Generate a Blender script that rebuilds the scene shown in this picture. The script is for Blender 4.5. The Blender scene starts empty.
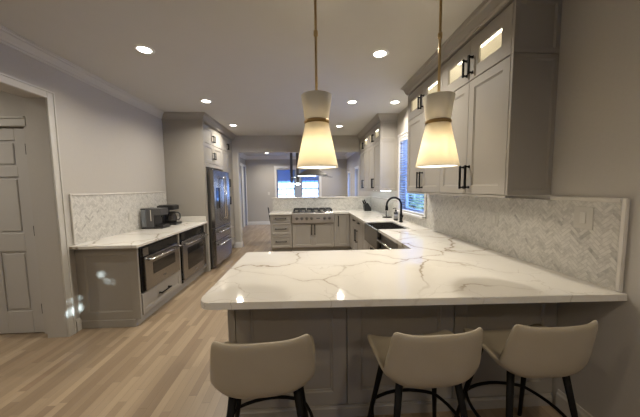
import bpy, bmesh, math, random
from mathutils import Vector, Matrix
random.seed(7)
S = bpy.context.scene
C = S.collection

# ------------------------------------------------------------------ camera
F_PX = 257.687
PITCH, YAW, ROLL, CAM_H = -0.0805, 0.0496, -0.0122, 1.4577
cam_d = bpy.data.cameras.new('camera')
cam_d.sensor_fit = 'HORIZONTAL'
cam_d.sensor_width = 36.0
cam_d.lens = F_PX / 640.0 * 36.0
cam_d.clip_start = 0.02
cam_d.clip_end = 200
cam = bpy.data.objects.new('camera', cam_d)
C.objects.link(cam)
fw = Vector((math.sin(YAW) * math.cos(PITCH), math.cos(YAW) * math.cos(PITCH), math.sin(PITCH)))
rt = Vector((math.cos(YAW), -math.sin(YAW), 0))
up = rt.cross(fw)
rt2 = rt * math.cos(ROLL) + up * math.sin(ROLL)
up2 = -rt * math.sin(ROLL) + up * math.cos(ROLL)
cam.matrix_world = Matrix(((rt2.x, up2.x, -fw.x, 0), (rt2.y, up2.y, -fw.y, 0), (rt2.z, up2.z, -fw.z, CAM_H), (0, 0, 0, 1)))
S.camera = cam

# ------------------------------------------------------------------ exposure, world, lights
S.view_settings.view_transform = 'Standard'
S.view_settings.look = 'None'
S.view_settings.exposure = 0.27
S.view_settings.gamma = 1.0
S.view_settings.use_curve_mapping = False

W = bpy.data.worlds.new('sky')
S.world = W
W.use_nodes = True
wn = W.node_tree.nodes
bg = wn['Background']
bg.inputs[0].default_value = (0.12, 0.30, 0.88, 1)
# brighter overhead than at the horizon
wt = W.node_tree
tcw = wn.new('ShaderNodeTexCoord'); sxyz = wn.new('ShaderNodeSeparateXYZ'); mrw = wn.new('ShaderNodeMapRange')
wt.links.new(tcw.outputs['Generated'], sxyz.inputs[0]); wt.links.new(sxyz.outputs[2], mrw.inputs['Value'])
mrw.inputs['From Min'].default_value = 0.12; mrw.inputs['From Max'].default_value = 0.65
mrw.inputs['To Min'].default_value = 2.3; mrw.inputs['To Max'].default_value = 11.0
wt.links.new(mrw.outputs[0], bg.inputs[1])


WARM = (1.0, 0.92, 0.80)
CAN_POWER = 14.5
PENDANT_POWER = 2.6

SUN_DIR = Vector((-0.35, 1.0, -0.18)).normalized()
sl = bpy.data.lights.new('sun', 'SUN'); sl.energy = 20.0; sl.angle = math.radians(0.5); sl.color = (0.72, 0.90, 1.0)
so = bpy.data.objects.new('sun', sl); so.rotation_euler = SUN_DIR.to_track_quat('-Z', 'Y').to_euler(); so.location = (4, -12, 5); C.objects.link(so)

def area_light(name, loc, rot, size, power, color, shape='DISK', size_y=None, spread=math.pi):
    l = bpy.data.lights.new(name, 'AREA')
    l.shape = shape
    l.size = size
    if size_y: l.size_y = size_y
    l.energy = power
    l.color = color
    l.spread = spread
    o = bpy.data.objects.new(name, l)
    o.location = loc
    o.rotation_euler = rot
    C.objects.link(o)
    return o

def portal(name, loc, rot, sx, sy):
    o = area_light(name, loc, rot, sx, 1, (1, 1, 1), 'RECTANGLE', sy)
    o.data.cycles.is_portal = True
    return o

# ------------------------------------------------------------------ key dimensions (metres)
H = 2.7315                # ceiling
XL, XR = -2.411, 1.619    # left / right wall faces
YB = 6.41                 # far header plane
YD = 10.45                # dining room far wall
YN = -2.6                 # wall behind the camera
ZC, TC = 0.90, 0.036      # worktop top, thickness

# ------------------------------------------------------------------ materials
def new_mat(name):
    m = bpy.data.materials.new(name)
    m.use_nodes = True
    nt = m.node_tree
    return m, nt, nt.nodes['Principled BSDF']

def pbr(name, col, rough=0.5, metal=0.0, spec=0.5, coat=0.0, bump=0.0, bscale=200.0, vary=0.0, vscale=6.0, stretch=(1, 1, 1), trans=0.0, emit=None, estr=0.0):
    m, nt, p = new_mat(name)
    p.inputs['Base Color'].default_value = (*col, 1)
    p.inputs['Roughness'].default_value = rough
    p.inputs['Metallic'].default_value = metal
    p.inputs['Specular IOR Level'].default_value = spec
    p.inputs['Coat Weight'].default_value = coat
    p.inputs['Transmission Weight'].default_value = trans
    if emit:
        p.inputs['Emission Color'].default_value = (*emit, 1)
        p.inputs['Emission Strength'].default_value = estr
    tc = nt.nodes.new('ShaderNodeTexCoord')
    mp = nt.nodes.new('ShaderNodeMapping')
    mp.inputs['Scale'].default_value = stretch
    nt.links.new(tc.outputs['Object'], mp.inputs[0])
    n = nt.nodes.new('ShaderNodeTexNoise')
    n.inputs['Scale'].default_value = vscale
    n.inputs['Detail'].default_value = 4
    nt.links.new(mp.outputs[0], n.inputs['Vector'])
    r = nt.nodes.new('ShaderNodeMix'); r.data_type = 'RGBA'
    v = vary
    r.inputs['A'].default_value = (*[c * (1 - v) for c in col], 1)
    r.inputs['B'].default_value = (*[min(1, c * (1 + v)) for c in col], 1)
    nt.links.new(n.outputs['Fac'], r.inputs['Factor'])
    nt.links.new(r.outputs['Result'], p.inputs['Base Color'])
    if bump > 0:
        n2 = nt.nodes.new('ShaderNodeTexNoise')
        n2.inputs['Scale'].default_value = bscale
        nt.links.new(mp.outputs[0], n2.inputs['Vector'])
        b = nt.nodes.new('ShaderNodeBump')
        b.inputs['Strength'].default_value = bump
        b.inputs['Distance'].default_value = 0.002
        nt.links.new(n2.outputs['Fac'], b.inputs['Height'])
        nt.links.new(b.outputs[0], p.inputs['Normal'])
    return m

class N:
    """tiny node-math helper"""
    def __init__(s, nt): s.nt = nt
    def m(s, op, a, b=None, c=None):
        n = s.nt.nodes.new('ShaderNodeMath'); n.operation = op
        for i, v in enumerate((a, b, c)):
            if v is None: continue
            if isinstance(v, (int, float)): n.inputs[i].default_value = v
            else: s.nt.links.new(v, n.inputs[i])
        return n.outputs[0]
    def mix(s, f, a, b):
        n = s.nt.nodes.new('ShaderNodeMix'); n.data_type = 'RGBA'
        for k, v in (('Factor', f), ('A', a), ('B', b)):
            if isinstance(v, tuple): n.inputs[k].default_value = (*v, 1)
            elif isinstance(v, (int, float)): n.inputs[k].default_value = v
            else: s.nt.links.new(v, n.inputs[k])
        return n.outputs['Result']
    def comb(s, x, y, z):
        n = s.nt.nodes.new('ShaderNodeCombineXYZ')
        for i, v in enumerate((x, y, z)):
            if isinstance(v, (int, float)): n.inputs[i].default_value = v
            else: s.nt.links.new(v, n.inputs[i])
        return n.outputs[0]
    def white(s, vec):
        n = s.nt.nodes.new('ShaderNodeTexWhiteNoise'); n.noise_dimensions = '3D'
        s.nt.links.new(vec, n.inputs['Vector']); return n.outputs['Value']
    def noise(s, vec, sc, det=3, dist=0.0, rough=0.5):
        n = s.nt.nodes.new('ShaderNodeTexNoise')
        n.inputs['Scale'].default_value = sc; n.inputs['Detail'].default_value = det
        n.inputs['Distortion'].default_value = dist; n.inputs['Roughness'].default_value = rough
        if vec is not None: s.nt.links.new(vec, n.inputs['Vector'])
        return n.outputs['Fac']
    def xyz(s):
        t = s.nt.nodes.new('ShaderNodeTexCoord'); q = s.nt.nodes.new('ShaderNodeSeparateXYZ')
        s.nt.links.new(t.outputs['Object'], q.inputs[0])
        return t.outputs['Object'], q.outputs[0], q.outputs[1], q.outputs[2]

def herringbone(name, axis):
    m, nt, p = new_mat(name)
    n = N(nt)
    obj, X, Y, Z = n.xyz()
    a = X if axis == 'X' else Y
    w = 0.019; L = 4
    k = 0.70710678 / w
    x = n.m('ADD', n.m('MULTIPLY', n.m('ADD', a, Z), k), 4000.0)
    y = n.m('ADD', n.m('MULTIPLY', n.m('SUBTRACT', Z, a), k), 4000.0)
    i = n.m('FLOOR', x); j = n.m('FLOOR', y)
    d = n.m('MODULO', n.m('ADD', n.m('SUBTRACT', i, j), 8000.0), 2.0 * L)
    hor = n.m('LESS_THAN', d, L - 0.5)
    # horizontal brick
    hi = n.m('SUBTRACT', i, d)
    hx = n.m('SUBTRACT', x, hi); hy = n.m('SUBTRACT', y, j)
    # vertical brick
    kv = n.m('SUBTRACT', d, float(L))
    vj = n.m('SUBTRACT', j, n.m('SUBTRACT', float(L - 1), kv))
    vx = n.m('SUBTRACT', x, i); vy = n.m('SUBTRACT', y, vj)
    def sel(h, v):
        return n.m('ADD', n.m('MULTIPLY', hor, h), n.m('MULTIPLY', n.m('SUBTRACT', 1.0, hor), v))
    idx = sel(hi, i); idy = sel(j, vj)
    along = sel(hx, vy); across = sel(hy, vx)
    e1 = n.m('MINIMUM', across, n.m('SUBTRACT', 1.0, across))
    e2 = n.m('MINIMUM', along, n.m('SUBTRACT', float(L), along))
    e = n.m('MINIMUM', e1, e2)
    tile = n.m('GREATER_THAN', e, 0.05)
    rnd = n.white(n.comb(idx, idy, hor))
    rnd2 = n.white(n.comb(idy, idx, 7.0))
    vec = n.comb(n.m('ADD', a, n.m('MULTIPLY', rnd, 9.0)), n.m('ADD', Z, n.m('MULTIPLY', rnd2, 9.0)), rnd)
    vein = n.noise(vec, 13, 6, 1.2, 0.65)
    shade = n.m('ADD', n.m('MULTIPLY', n.m('POWER', rnd, 4.0), 0.38), n.m('MULTIPLY', n.m('SUBTRACT', vein, 0.46), 2.6))
    cl = nt.nodes.new('ShaderNodeClamp'); nt.links.new(shade, cl.inputs[0])
    col = n.mix(cl.outputs[0], (0.62, 0.60, 0.55), (0.30, 0.29, 0.26))
    col = n.mix(tile, (0.46, 0.44, 0.40), col)
    nt.links.new(col, p.inputs['Base Color'])
    nt.links.new(n.m('ADD', 0.28, n.m('MULTIPLY', rnd2, 0.15)), p.inputs['Roughness'])
    b = nt.nodes.new('ShaderNodeBump'); b.inputs['Strength'].default_value = 0.8; b.inputs['Distance'].default_value = 0.0015
    nt.links.new(n.m('ADD', tile, n.m('MULTIPLY', rnd, 0.9)), b.inputs['Height'])
    nt.links.new(b.outputs[0], p.inputs['Normal'])
    return m

def quartz(name):
    m, nt, p = new_mat(name)
    n = N(nt)
    obj, X, Y, Z = n.xyz()
    def warp(scale, amt, seed):
        nn = nt.nodes.new('ShaderNodeTexNoise'); nn.inputs['Scale'].default_value = scale; nn.inputs['Detail'].default_value = 5
        sh = nt.nodes.new('ShaderNodeVectorMath'); sh.operation = 'ADD'; nt.links.new(obj, sh.inputs[0]); sh.inputs[1].default_value = (seed, seed * 2, 0)
        nt.links.new(sh.outputs[0], nn.inputs['Vector'])
        s1 = nt.nodes.new('ShaderNodeVectorMath'); s1.operation = 'SUBTRACT'; nt.links.new(nn.outputs['Color'], s1.inputs[0]); s1.inputs[1].default_value = (.5, .5, .5)
        s2 = nt.nodes.new('ShaderNodeVectorMath'); s2.operation = 'SCALE'; nt.links.new(s1.outputs[0], s2.inputs[0]); s2.inputs['Scale'].default_value = amt
        s3 = nt.nodes.new('ShaderNodeVectorMath'); s3.operation = 'ADD'; nt.links.new(sh.outputs[0], s3.inputs[0]); nt.links.new(s2.outputs[0], s3.inputs[1])
        return s3.outputs[0]
    def veins(vec, scale, width, rot):
        mp = nt.nodes.new('ShaderNodeMapping'); nt.links.new(vec, mp.inputs[0])
        mp.inputs['Rotation'].default_value = (0, 0, rot); mp.inputs['Scale'].default_value = (1, 1.5, 0.0)
        v = nt.nodes.new('ShaderNodeTexVoronoi'); v.feature = 'DISTANCE_TO_EDGE'; v.voronoi_dimensions = '2D'
        v.inputs['Scale'].default_value = scale; nt.links.new(mp.outputs[0], v.inputs['Vector'])
        r = nt.nodes.new('ShaderNodeMapRange'); r.inputs['From Min'].default_value = 0; r.inputs['From Max'].default_value = width
        r.inputs['To Min'].default_value = 1; r.inputs['To Max'].default_value = 0
        nt.links.new(v.outputs['Distance'], r.inputs['Value'])
        return r.outputs[0]
    mask = n.m('SMOOTH_MIN', 1.0, n.m('MAXIMUM', 0.0, n.m('MULTIPLY', n.m('SUBTRACT', n.noise(warp(1, .2, 5.3), 1.5, 2), 0.40), 6.0)), 0.1)
    v1 = n.m('MULTIPLY', veins(warp(2.2, 0.55, 1.7), 1.55, 0.028, -0.5), mask)
    mask2 = n.m('MAXIMUM', 0.0, n.m('MULTIPLY', n.m('SUBTRACT', n.noise(warp(1, .2, 9.3), 2.2, 2), 0.45), 5.0))
    v2 = n.m('MULTIPLY', n.m('MULTIPLY', veins(warp(3.0, 0.5, 4.1), 3.2, 0.018, 0.5), mask2), 0.45)
    halo = n.m('MULTIPLY', n.m('MULTIPLY', veins(warp(2.2, 0.55, 1.7), 1.55, 0.16, -0.5), mask), 0.16)
    f = n.m('MINIMUM', 1.0, n.m('MAXIMUM', n.m('MAXIMUM', v1, v2), halo))
    col = n.mix(f, (0.68, 0.655, 0.60), (0.29, 0.235, 0.17))
    nt.links.new(col, p.inputs['Base Color'])
    p.inputs['Roughness'].default_value = 0.06
    p.inputs['Specular IOR Level'].default_value = 0.5
    return m

def oak_floor(name):
    m, nt, p = new_mat(name)
    n = N(nt)
    obj, X, Y, Z = n.xyz()
    pw = 0.058
    xs = n.m('DIVIDE', n.m('ADD', X, 20.0), pw)
    row = n.m('FLOOR', xs); fx = n.m('SUBTRACT', xs, row)
    off = n.m('MULTIPLY', n.white(n.comb(row, 3.0, 1.0)), 7.0)
    ln = n.m('ADD', 0.38, n.m('MULTIPLY', n.white(n.comb(row, 9.0, 2.0)), 0.6))
    ys = n.m('DIVIDE', n.m('ADD', n.m('ADD', Y, 20.0), off), ln)
    cell = n.m('FLOOR', ys); fy = n.m('SUBTRACT', ys, cell)
    rnd = n.white(n.comb(row, cell, 0.0)); rnd2 = n.white(n.comb(cell, row, 5.0))
    gv = n.comb(n.m('MULTIPLY', X, 30.0), n.m('ADD', n.m('MULTIPLY', Y, 1.6), n.m('MULTIPLY', rnd, 40.0)), rnd2)
    grain = n.noise(gv, 1.6, 6, 0.8, 0.6)
    blot = n.noise(n.comb(n.m('MULTIPLY', X, 8.0), n.m('ADD', Y, n.m('MULTIPLY', rnd, 30.0)), rnd), 2.0, 3)
    base = n.mix(rnd, (0.175, 0.132, 0.084), (0.37, 0.295, 0.198))
    base = n.mix(n.m('MULTIPLY', n.m('GREATER_THAN', rnd2, 0.88), 0.45), base, (0.17, 0.11, 0.07))
    base = n.mix(n.m('MULTIPLY', grain, 0.62), base, (0.20, 0.135, 0.085))
    base = n.mix(n.m('MULTIPLY', blot, 0.25), base, (0.42, 0.31, 0.21))
    ex = n.m('MINIMUM', fx, n.m('SUBTRACT', 1.0, fx)); ey = n.m('MULTIPLY', n.m('MINIMUM', fy, n.m('SUBTRACT', 1.0, fy)), 9.0)
    gap = n.m('LESS_THAN', n.m('MINIMUM', ex, ey), 0.014)
    base = n.mix(n.m('MULTIPLY', gap, 0.6), base, (0.10, 0.07, 0.045))
    nt.links.new(base, p.inputs['Base Color'])
    nt.links.new(n.m('ADD', 0.27, n.m('MULTIPLY', grain, 0.16)), p.inputs['Roughness'])
    b = nt.nodes.new('ShaderNodeBump'); b.inputs['Strength'].default_value = 0.25; b.inputs['Distance'].default_value = 0.001
    nt.links.new(n.m('SUBTRACT', grain, n.m('MULTIPLY', gap, 1.0)), b.inputs['Height'])
    nt.links.new(b.outputs[0], p.inputs['Normal'])
    return m

def pane_mat(name, tint=(1, 1, 1), refl=0.12):
    m, nt, p = new_mat(name)
    nt.nodes.remove(p)
    out = nt.nodes['Material Output']
    t = nt.nodes.new('ShaderNodeBsdfTransparent'); t.inputs[0].default_value = (*tint, 1)
    g = nt.nodes.new('ShaderNodeBsdfGlossy'); g.inputs['Roughness'].default_value = 0.02
    fr = nt.nodes.new('ShaderNodeFresnel'); fr.inputs[0].default_value = 1.45
    x = nt.nodes.new('ShaderNodeMixShader')
    ge = nt.nodes.new('ShaderNodeNewGeometry'); nn = N(nt)
    nt.links.new(nn.m('MULTIPLY', fr.outputs[0], nn.m('SUBTRACT', 1.0, ge.outputs['Backfacing'])), x.inputs[0]); nt.links.new(t.outputs[0], x.inputs[1]); nt.links.new(g.outputs[0], x.inputs[2])
    nt.links.new(x.outputs[0], out.inputs[0])
    return m

def fabric_shade(name, col, transl):
    m, nt, p = new_mat(name)
    n = N(nt)
    out = nt.nodes['Material Output']
    obj, X, Y, Z = n.xyz()
    ang = n.m('ARCTAN2', X, Y)
    weave = n.noise(n.comb(n.m('MULTIPLY', ang, 30.0), n.m('MULTIPLY', Z, 40.0), 0.0), 3.0, 3)
    c = n.mix(weave, tuple(v * 0.9 for v in col), col)
    d = nt.nodes.new('ShaderNodeBsdfDiffuse'); nt.links.new(c, d.inputs[0])
    t = nt.nodes.new('ShaderNodeBsdfTranslucent'); nt.links.new(c, t.inputs[0])
    x = nt.nodes.new('ShaderNodeMixShader'); x.inputs[0].default_value = transl
    nt.links.new(d.outputs[0], x.inputs[1]); nt.links.new(t.outputs[0], x.inputs[2])
    nt.links.new(x.outputs[0], out.inputs[0])
    nt.nodes.remove(p)
    return m

def emis(name, col, s):
    m, nt, p = new_mat(name)
    p.inputs['Base Color'].default_value = (*col, 1)
    p.inputs['Emission Color'].default_value = (*col, 1)
    p.inputs['Emission Strength'].default_value = s
    return m

M = {}
M['wall'] = pbr('wall_paint', (0.46, 0.435, 0.395), 0.75, spec=0.25, bump=0.25, bscale=120, vary=0.03, vscale=60)
M['ceil'] = pbr('ceiling_paint', (0.54, 0.525, 0.49), 0.9, spec=0.2, bump=0.3, bscale=180, vary=0.02)
M['trim'] = pbr('trim_paint', (0.52, 0.50, 0.455), 0.45, vary=0.02)
M['white'] = pbr('white_trim_paint', (0.68, 0.67, 0.65), 0.4, vary=0.02)
M['door'] = pbr('door_paint', (0.45, 0.43, 0.40), 0.45, vary=0.02)
M['cab'] = pbr('cabinet_paint', (0.325, 0.302, 0.265), 0.55, spec=0.35, vary=0.03, vscale=8)
M['cab_in'] = pbr('cabinet_interior', (0.75, 0.72, 0.66), 0.6, vary=0.02)
M['steel'] = pbr('stainless_steel', (0.31, 0.30, 0.29), 0.27, metal=1.0, vary=0.08, vscale=3, stretch=(1, 1, 60), bump=0.03, bscale=30)
M['steel_dark'] = pbr('dark_stainless_steel', (0.26, 0.255, 0.25), 0.28, metal=1.0, vary=0.08, vscale=3, stretch=(1, 1, 40))
M['steel_bright'] = pbr('bright_stainless_steel', (0.58, 0.56, 0.53), 0.38, metal=1.0, vary=0.03, vscale=3)
M['chrome'] = pbr('polished_steel', (0.72, 0.71, 0.69), 0.15, metal=1.0, vary=0.02)
M['black'] = pbr('matte_black_metal', (0.008, 0.0075, 0.0075), 0.5, spec=0.1, vary=0.1)
M['bplastic'] = pbr('black_plastic', (0.015, 0.015, 0.016), 0.3, vary=0.1)
M['bglass'] = pbr('black_glass', (0.008, 0.008, 0.009), 0.06, vary=0.05)
M['iron'] = pbr('cast_iron', (0.02, 0.02, 0.021), 0.6, vary=0.2, bump=0.2)
M['brass'] = pbr('aged_brass', (0.50, 0.37, 0.19), 0.28, metal=1.0, vary=0.08, vscale=12)
M['brass_dark'] = pbr('dark_brass', (0.36, 0.24, 0.10), 0.35, metal=1.0, vary=0.08, vscale=12)
M['leather'] = pbr('taupe_leather', (0.36, 0.315, 0.24), 0.45, spec=0.4, bump=0.25, bscale=260, vary=0.05, vscale=9)
M['sink'] = pbr('sink_steel', (0.30, 0.29, 0.28), 0.25, metal=1.0, vary=0.05)
M['quartz'] = quartz('veined_quartz')
M['tileY'] = herringbone('marble_herringbone_side', 'Y')
M['tileX'] = herringbone('marble_herringbone_far', 'X')
M['marble'] = pbr('marble_trim', (0.62, 0.59, 0.54), 0.25, vary=0.22, vscale=9, stretch=(1, 1, 1))
M['oak'] = oak_floor('oak_floorboards')
M['pane'] = pane_mat('window_glass')
M['smoke'] = pane_mat('hood_glass', (0.75, 0.78, 0.8))
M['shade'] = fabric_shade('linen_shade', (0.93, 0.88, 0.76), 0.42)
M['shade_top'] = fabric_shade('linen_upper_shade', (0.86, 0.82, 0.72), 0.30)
M['blind'] = fabric_shade('blind_slat', (0.62, 0.70, 0.80), 0.35)
M['roller'] = fabric_shade('roller_fabric', (0.22, 0.32, 0.50), 0.5)
M['glow'] = emis('lamp_diffuser', (1.0, 0.93, 0.80), 2.2)
M['can'] = emis('downlight_lens', (1.0, 0.93, 0.82), 14.0)
M['led'] = emis('led_strip_glow', (1.0, 0.93, 0.72), 7.0)
M['ledc'] = emis('cool_led_glow', (0.85, 0.95, 1.0), 9.0)
M['plate'] = pbr('ivory_switch_plate', (0.54, 0.52, 0.47), 0.4, vary=0.01)
M['rocker'] = pbr('ivory_rocker', (0.60, 0.58, 0.53), 0.3, vary=0.01)
M['tank'] = pbr('grey_water_tank', (0.30, 0.32, 0.34), 0.12, vary=0.05, trans=0.35)
M['greymetal'] = pbr('dark_grey_metal', (0.13, 0.13, 0.135), 0.35, metal=0.7, vary=0.05)
M['coffee'] = pbr('carafe_glass', (0.05, 0.045, 0.04), 0.05, vary=0.05, trans=0.3)
M['label'] = pbr('bottle_label', (0.24, 0.235, 0.23), 0.6, vary=0.03)
M['snow'] = pbr('pale_ground', (0.62, 0.66, 0.70), 0.9, vary=0.15, vscale=1.5)
M['siding'] = pbr('house_siding', (0.45, 0.50, 0.55), 0.8, vary=0.04)
M['roof'] = pbr('roof_shingle', (0.62, 0.64, 0.68), 0.9, vary=0.15, vscale=20)
M['hedge'] = pbr('evergreen_foliage', (0.06, 0.10, 0.06), 0.9, vary=0.4, vscale=12)
M['bark'] = pbr('tree_bark', (0.10, 0.08, 0.06), 0.9, vary=0.3, vscale=12)
M['seatcloth'] = pbr('charcoal_cloth', (0.05, 0.05, 0.052), 0.8, vary=0.1)

# ------------------------------------------------------------------ mesh helpers
def BM(): return bmesh.new()

def box(bm, x0, x1, y0, y1, z0, z1, bev=0.0, seg=1):
    vs = [bm.verts.new(p) for p in ((x0, y0, z0), (x1, y0, z0), (x1, y1, z0), (x0, y1, z0), (x0, y0, z1), (x1, y0, z1), (x1, y1, z1), (x0, y1, z1))]
    fs = [bm.faces.new([vs[i] for i in f]) for f in ((3, 2, 1, 0), (4, 5, 6, 7), (0, 1, 5, 4), (1, 2, 6, 5), (2, 3, 7, 6), (3, 0, 4, 7))]
    if bev > 0:
        es = {e for f in fs for e in f.edges}
        bmesh.ops.bevel(bm, geom=list(es), offset=bev, segments=seg, affect='EDGES', profile=0.5)
    return bm

def prism(bm, pts, z0, z1, bev=0.0, seg=2):
    """pts CCW outline in XY extruded in Z"""
    lo = [bm.verts.new((x, y, z0)) for x, y in pts]
    hi = [bm.verts.new((x, y, z1)) for x, y in pts]
    n = len(pts)
    bm.faces.new(lo[::-1]); top = bm.faces.new(hi)
    for i in range(n):
        bm.faces.new((lo[i], lo[(i + 1) % n], hi[(i + 1) % n], hi[i]))
    if bev > 0:
        bmesh.ops.bevel(bm, geom=list(top.edges), offset=bev, segments=seg, affect='EDGES', profile=0.5)
    return bm

def tube(bm, pts, r, seg=10, cap=True):
    """round tube along points; r number or list"""
    pts = [Vector(p) for p in pts]
    rs = r if isinstance(r, (list, tuple)) else [r] * len(pts)
    rings = []
    prev = None
    for i, p in enumerate(pts):
        d = (pts[min(i + 1, len(pts) - 1)] - pts[max(i - 1, 0)]).normalized()
        if prev is None:
            a = Vector((0, 0, 1)) if abs(d.z) < 0.9 else Vector((1, 0, 0))
            u = d.cross(a).normalized()
        else:
            u = (prev - d * prev.dot(d)).normalized()
        prev = u
        v = d.cross(u)
        rings.append([bm.verts.new(p + (u * math.cos(t) + v * math.sin(t)) * rs[i]) for t in [2 * math.pi * k / seg for k in range(seg)]])
    for a, b in zip(rings, rings[1:]):
        for k in range(seg):
            f = bm.faces.new((a[k], a[(k + 1) % seg], b[(k + 1) % seg], b[k])); f.smooth = True
    if cap:
        bm.faces.new(rings[0][::-1]); bm.faces.new(rings[-1])
    return bm

def lathe(bm, cx, cy, prof, seg=32, cap0=True, cap1=True):
    """prof: list of (r, z)"""
    rings = []
    for r, z in prof:
        rings.append([bm.verts.new((cx + r * math.cos(t), cy + r * math.sin(t), z)) for t in [2 * math.pi * k / seg for k in range(seg)]])
    for a, b in zip(rings, rings[1:]):
        for k in range(seg):
            f = bm.faces.new((a[k], a[(k + 1) % seg], b[(k + 1) % seg], b[k])); f.smooth = True
    if cap0: bm.faces.new(rings[0][::-1])
    if cap1: bm.faces.new(rings[-1])
    return bm

def sweep(bm, path, prof, close=False):
    """sweep a closed profile [(offset to the LEFT of travel, z)] along an XY path with mitred corners"""
    P = [Vector((x, y)) for x, y in path]
    n = len(P); rings = []
    for i in range(n):
        def nrm(a, b):
            d = (b - a).normalized(); return Vector((-d.y, d.x))
        if close or 0 < i < n - 1:
            n1 = nrm(P[i - 1], P[i]); n2 = nrm(P[i], P[(i + 1) % n])
            m = (n1 + n2); m = m / max(1e-6, m.dot(n1))
        elif i == 0: m = nrm(P[0], P[1])
        else: m = nrm(P[-2], P[-1])
        rings.append([bm.verts.new((P[i].x + m.x * o, P[i].y + m.y * o, z)) for o, z in prof])
    k = len(prof)
    seq = list(zip(rings, rings[1:])) + ([(rings[-1], rings[0])] if close else [])
    for a, b in seq:
        for q in range(k):
            bm.faces.new((a[q], a[(q + 1) % k], b[(q + 1) % k], b[q]))
    if not close:
        bm.faces.new(rings[0]); bm.faces.new(rings[-1][::-1])
    return bm

def shaker(bm, w, h, t=0.021, fr=0.06, rec=0.009, glass=False, at=None, facing='-Y', ogee=0.009):
    """panel door, local: x 0..w, z 0..h, front at y=0 going back to y=t; then turned to face and moved to at"""
    tmp = bmesh.new()
    fr = min(fr, w * 0.28, h * 0.3)
    def loop(d, y): return [tmp.verts.new(p) for p in ((d, y, d), (w - d, y, d), (w - d, y, h - d), (d, y, h - d))]
    e = 0.0015
    a0 = loop(0, t); a1 = loop(0, e); a2 = loop(e, 0); a3 = loop(fr, 0)
    loops = [a0, a1, a2, a3]
    if glass:
        loops += [loop(fr + ogee, 0.006), loop(fr + ogee, t), loop(fr * 0.6, t + 0.0)]
    else:
        loops += [loop(fr + ogee * 0.4, rec * 0.55), loop(fr + ogee, rec * 0.6), loop(fr + ogee + 0.002, rec)]
    for a, b in zip(loops, loops[1:]):
        for q in range(4):
            tmp.faces.new((a[q], a[(q + 1) % 4], b[(q + 1) % 4], b[q]))
    if glass:
        a, b = loops[-1], loops[0]
        for q in range(4): tmp.faces.new((a[q], a[(q + 1) % 4], b[(q + 1) % 4], b[q]))
    else:
        tmp.faces.new(loops[-1]); tmp.faces.new(a0[::-1])
    rot = {'-Y': 0, '+X': math.pi / 2, '-X': -math.pi / 2, '+Y': math.pi}[facing]
    mt = Matrix.Translation(at or (0, 0, 0)) @ Matrix.Rotation(rot, 4, 'Z')
    tmp.transform(mt)
    bmesh.ops.recalc_face_normals(tmp, faces=tmp.faces)
    me = bpy.data.meshes.new('tmp'); tmp.to_mesh(me); tmp.free()
    bm.from_mesh(me); bpy.data.meshes.remove(me)
    return bm

def bar_handle(bm, p0, p1, out, r=0.006, stand=0.032, inset=0.012):
    """square bar pull with two posts; p0,p1 ends on the face; out = outward unit vector"""
    p0, p1, out = Vector(p0), Vector(p1), Vector(out)
    d = (p1 - p0).normalized()
    side = d.cross(out)
    def rod(a, b, r):
        dd = (b - a).normalized()
        s1 = side if abs(dd.dot(side)) < 0.5 else out
        s2 = dd.cross(s1)
        v = []
        for q in (a, b):
            v.append([bm.verts.new(q + s1 * i * r + s2 * j * r) for i, j in ((-1, -1), (1, -1), (1, 1), (-1, 1))])
        for k in range(4): bm.faces.new((v[0][k], v[0][(k + 1) % 4], v[1][(k + 1) % 4], v[1][k]))
        bm.faces.new(v[0][::-1]); bm.faces.new(v[1])
    rod(p0 + out * stand, p1 + out * stand, r)
    rod(p0 + d * inset, p0 + d * inset + out * stand, r * 0.9)
    rod(p1 - d * inset, p1 - d * inset + out * stand, r * 0.9)
    for q in (p0 + d * inset, p1 - d * inset):
        rod(q, q + out * 0.004, r * 1.6)
    return bm

OFF = {}
def link(name, bm, mat, parent=None, smooth=False, world=True):
    if parent is not None and world:
        bm.transform(Matrix.Translation(-OFF.get(parent.name, Vector((0, 0, 0)))))
    bmesh.ops.recalc_face_normals(bm, faces=bm.faces)
    me = bpy.data.meshes.new(name)
    bm.to_mesh(me); bm.free()
    if smooth:
        for f in me.polygons: f.use_smooth = True
    me.materials.append(mat)
    o = bpy.data.objects.new(name, me)
    C.objects.link(o)
    if parent is not None:
        o.parent = parent
        OFF[o.name] = OFF.get(parent.name, Vector((0, 0, 0)))
    return o

def thing(name, label, cat, loc=(0, 0, 0), group=None):
    o = bpy.data.objects.new(name, None)
    o.empty_display_size = 0.05
    C.objects.link(o)
    o.location = loc
    o['label'] = label; o['category'] = cat
    if group: o['group'] = group
    OFF[o.name] = Vector(loc)
    return o

def tag(o, label, cat, group=None, kind=None):
    o['label'] = label; o['category'] = cat
    if group: o['group'] = group
    if kind: o['kind'] = kind
    return o

def struct(name, bm, mat):
    o = link(name, bm, mat); o['kind'] = 'structure'; return o

def B(*a, **k): return box(BM(), *a, **k)

def kids(o): return [c for c in C.objects if c.parent == o]

def copy_tree(o, parent=None):
    c = o.copy(); C.objects.link(c)
    if parent is not None: c.parent = parent
    for ch in kids(o):
        if ch is not c: copy_tree(ch, c)
    return c

# ------------------------------------------------------------------ room shell
struct('floor', B(-4.2, XR + 0.2, YN - 0.2, YD + 0.2, -0.1, 0), M['oak'])
struct('ceiling', B(-4.2, XR + 0.2, YN - 0.2, YD + 0.2, H, H + 0.12), M['ceil'])

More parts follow.
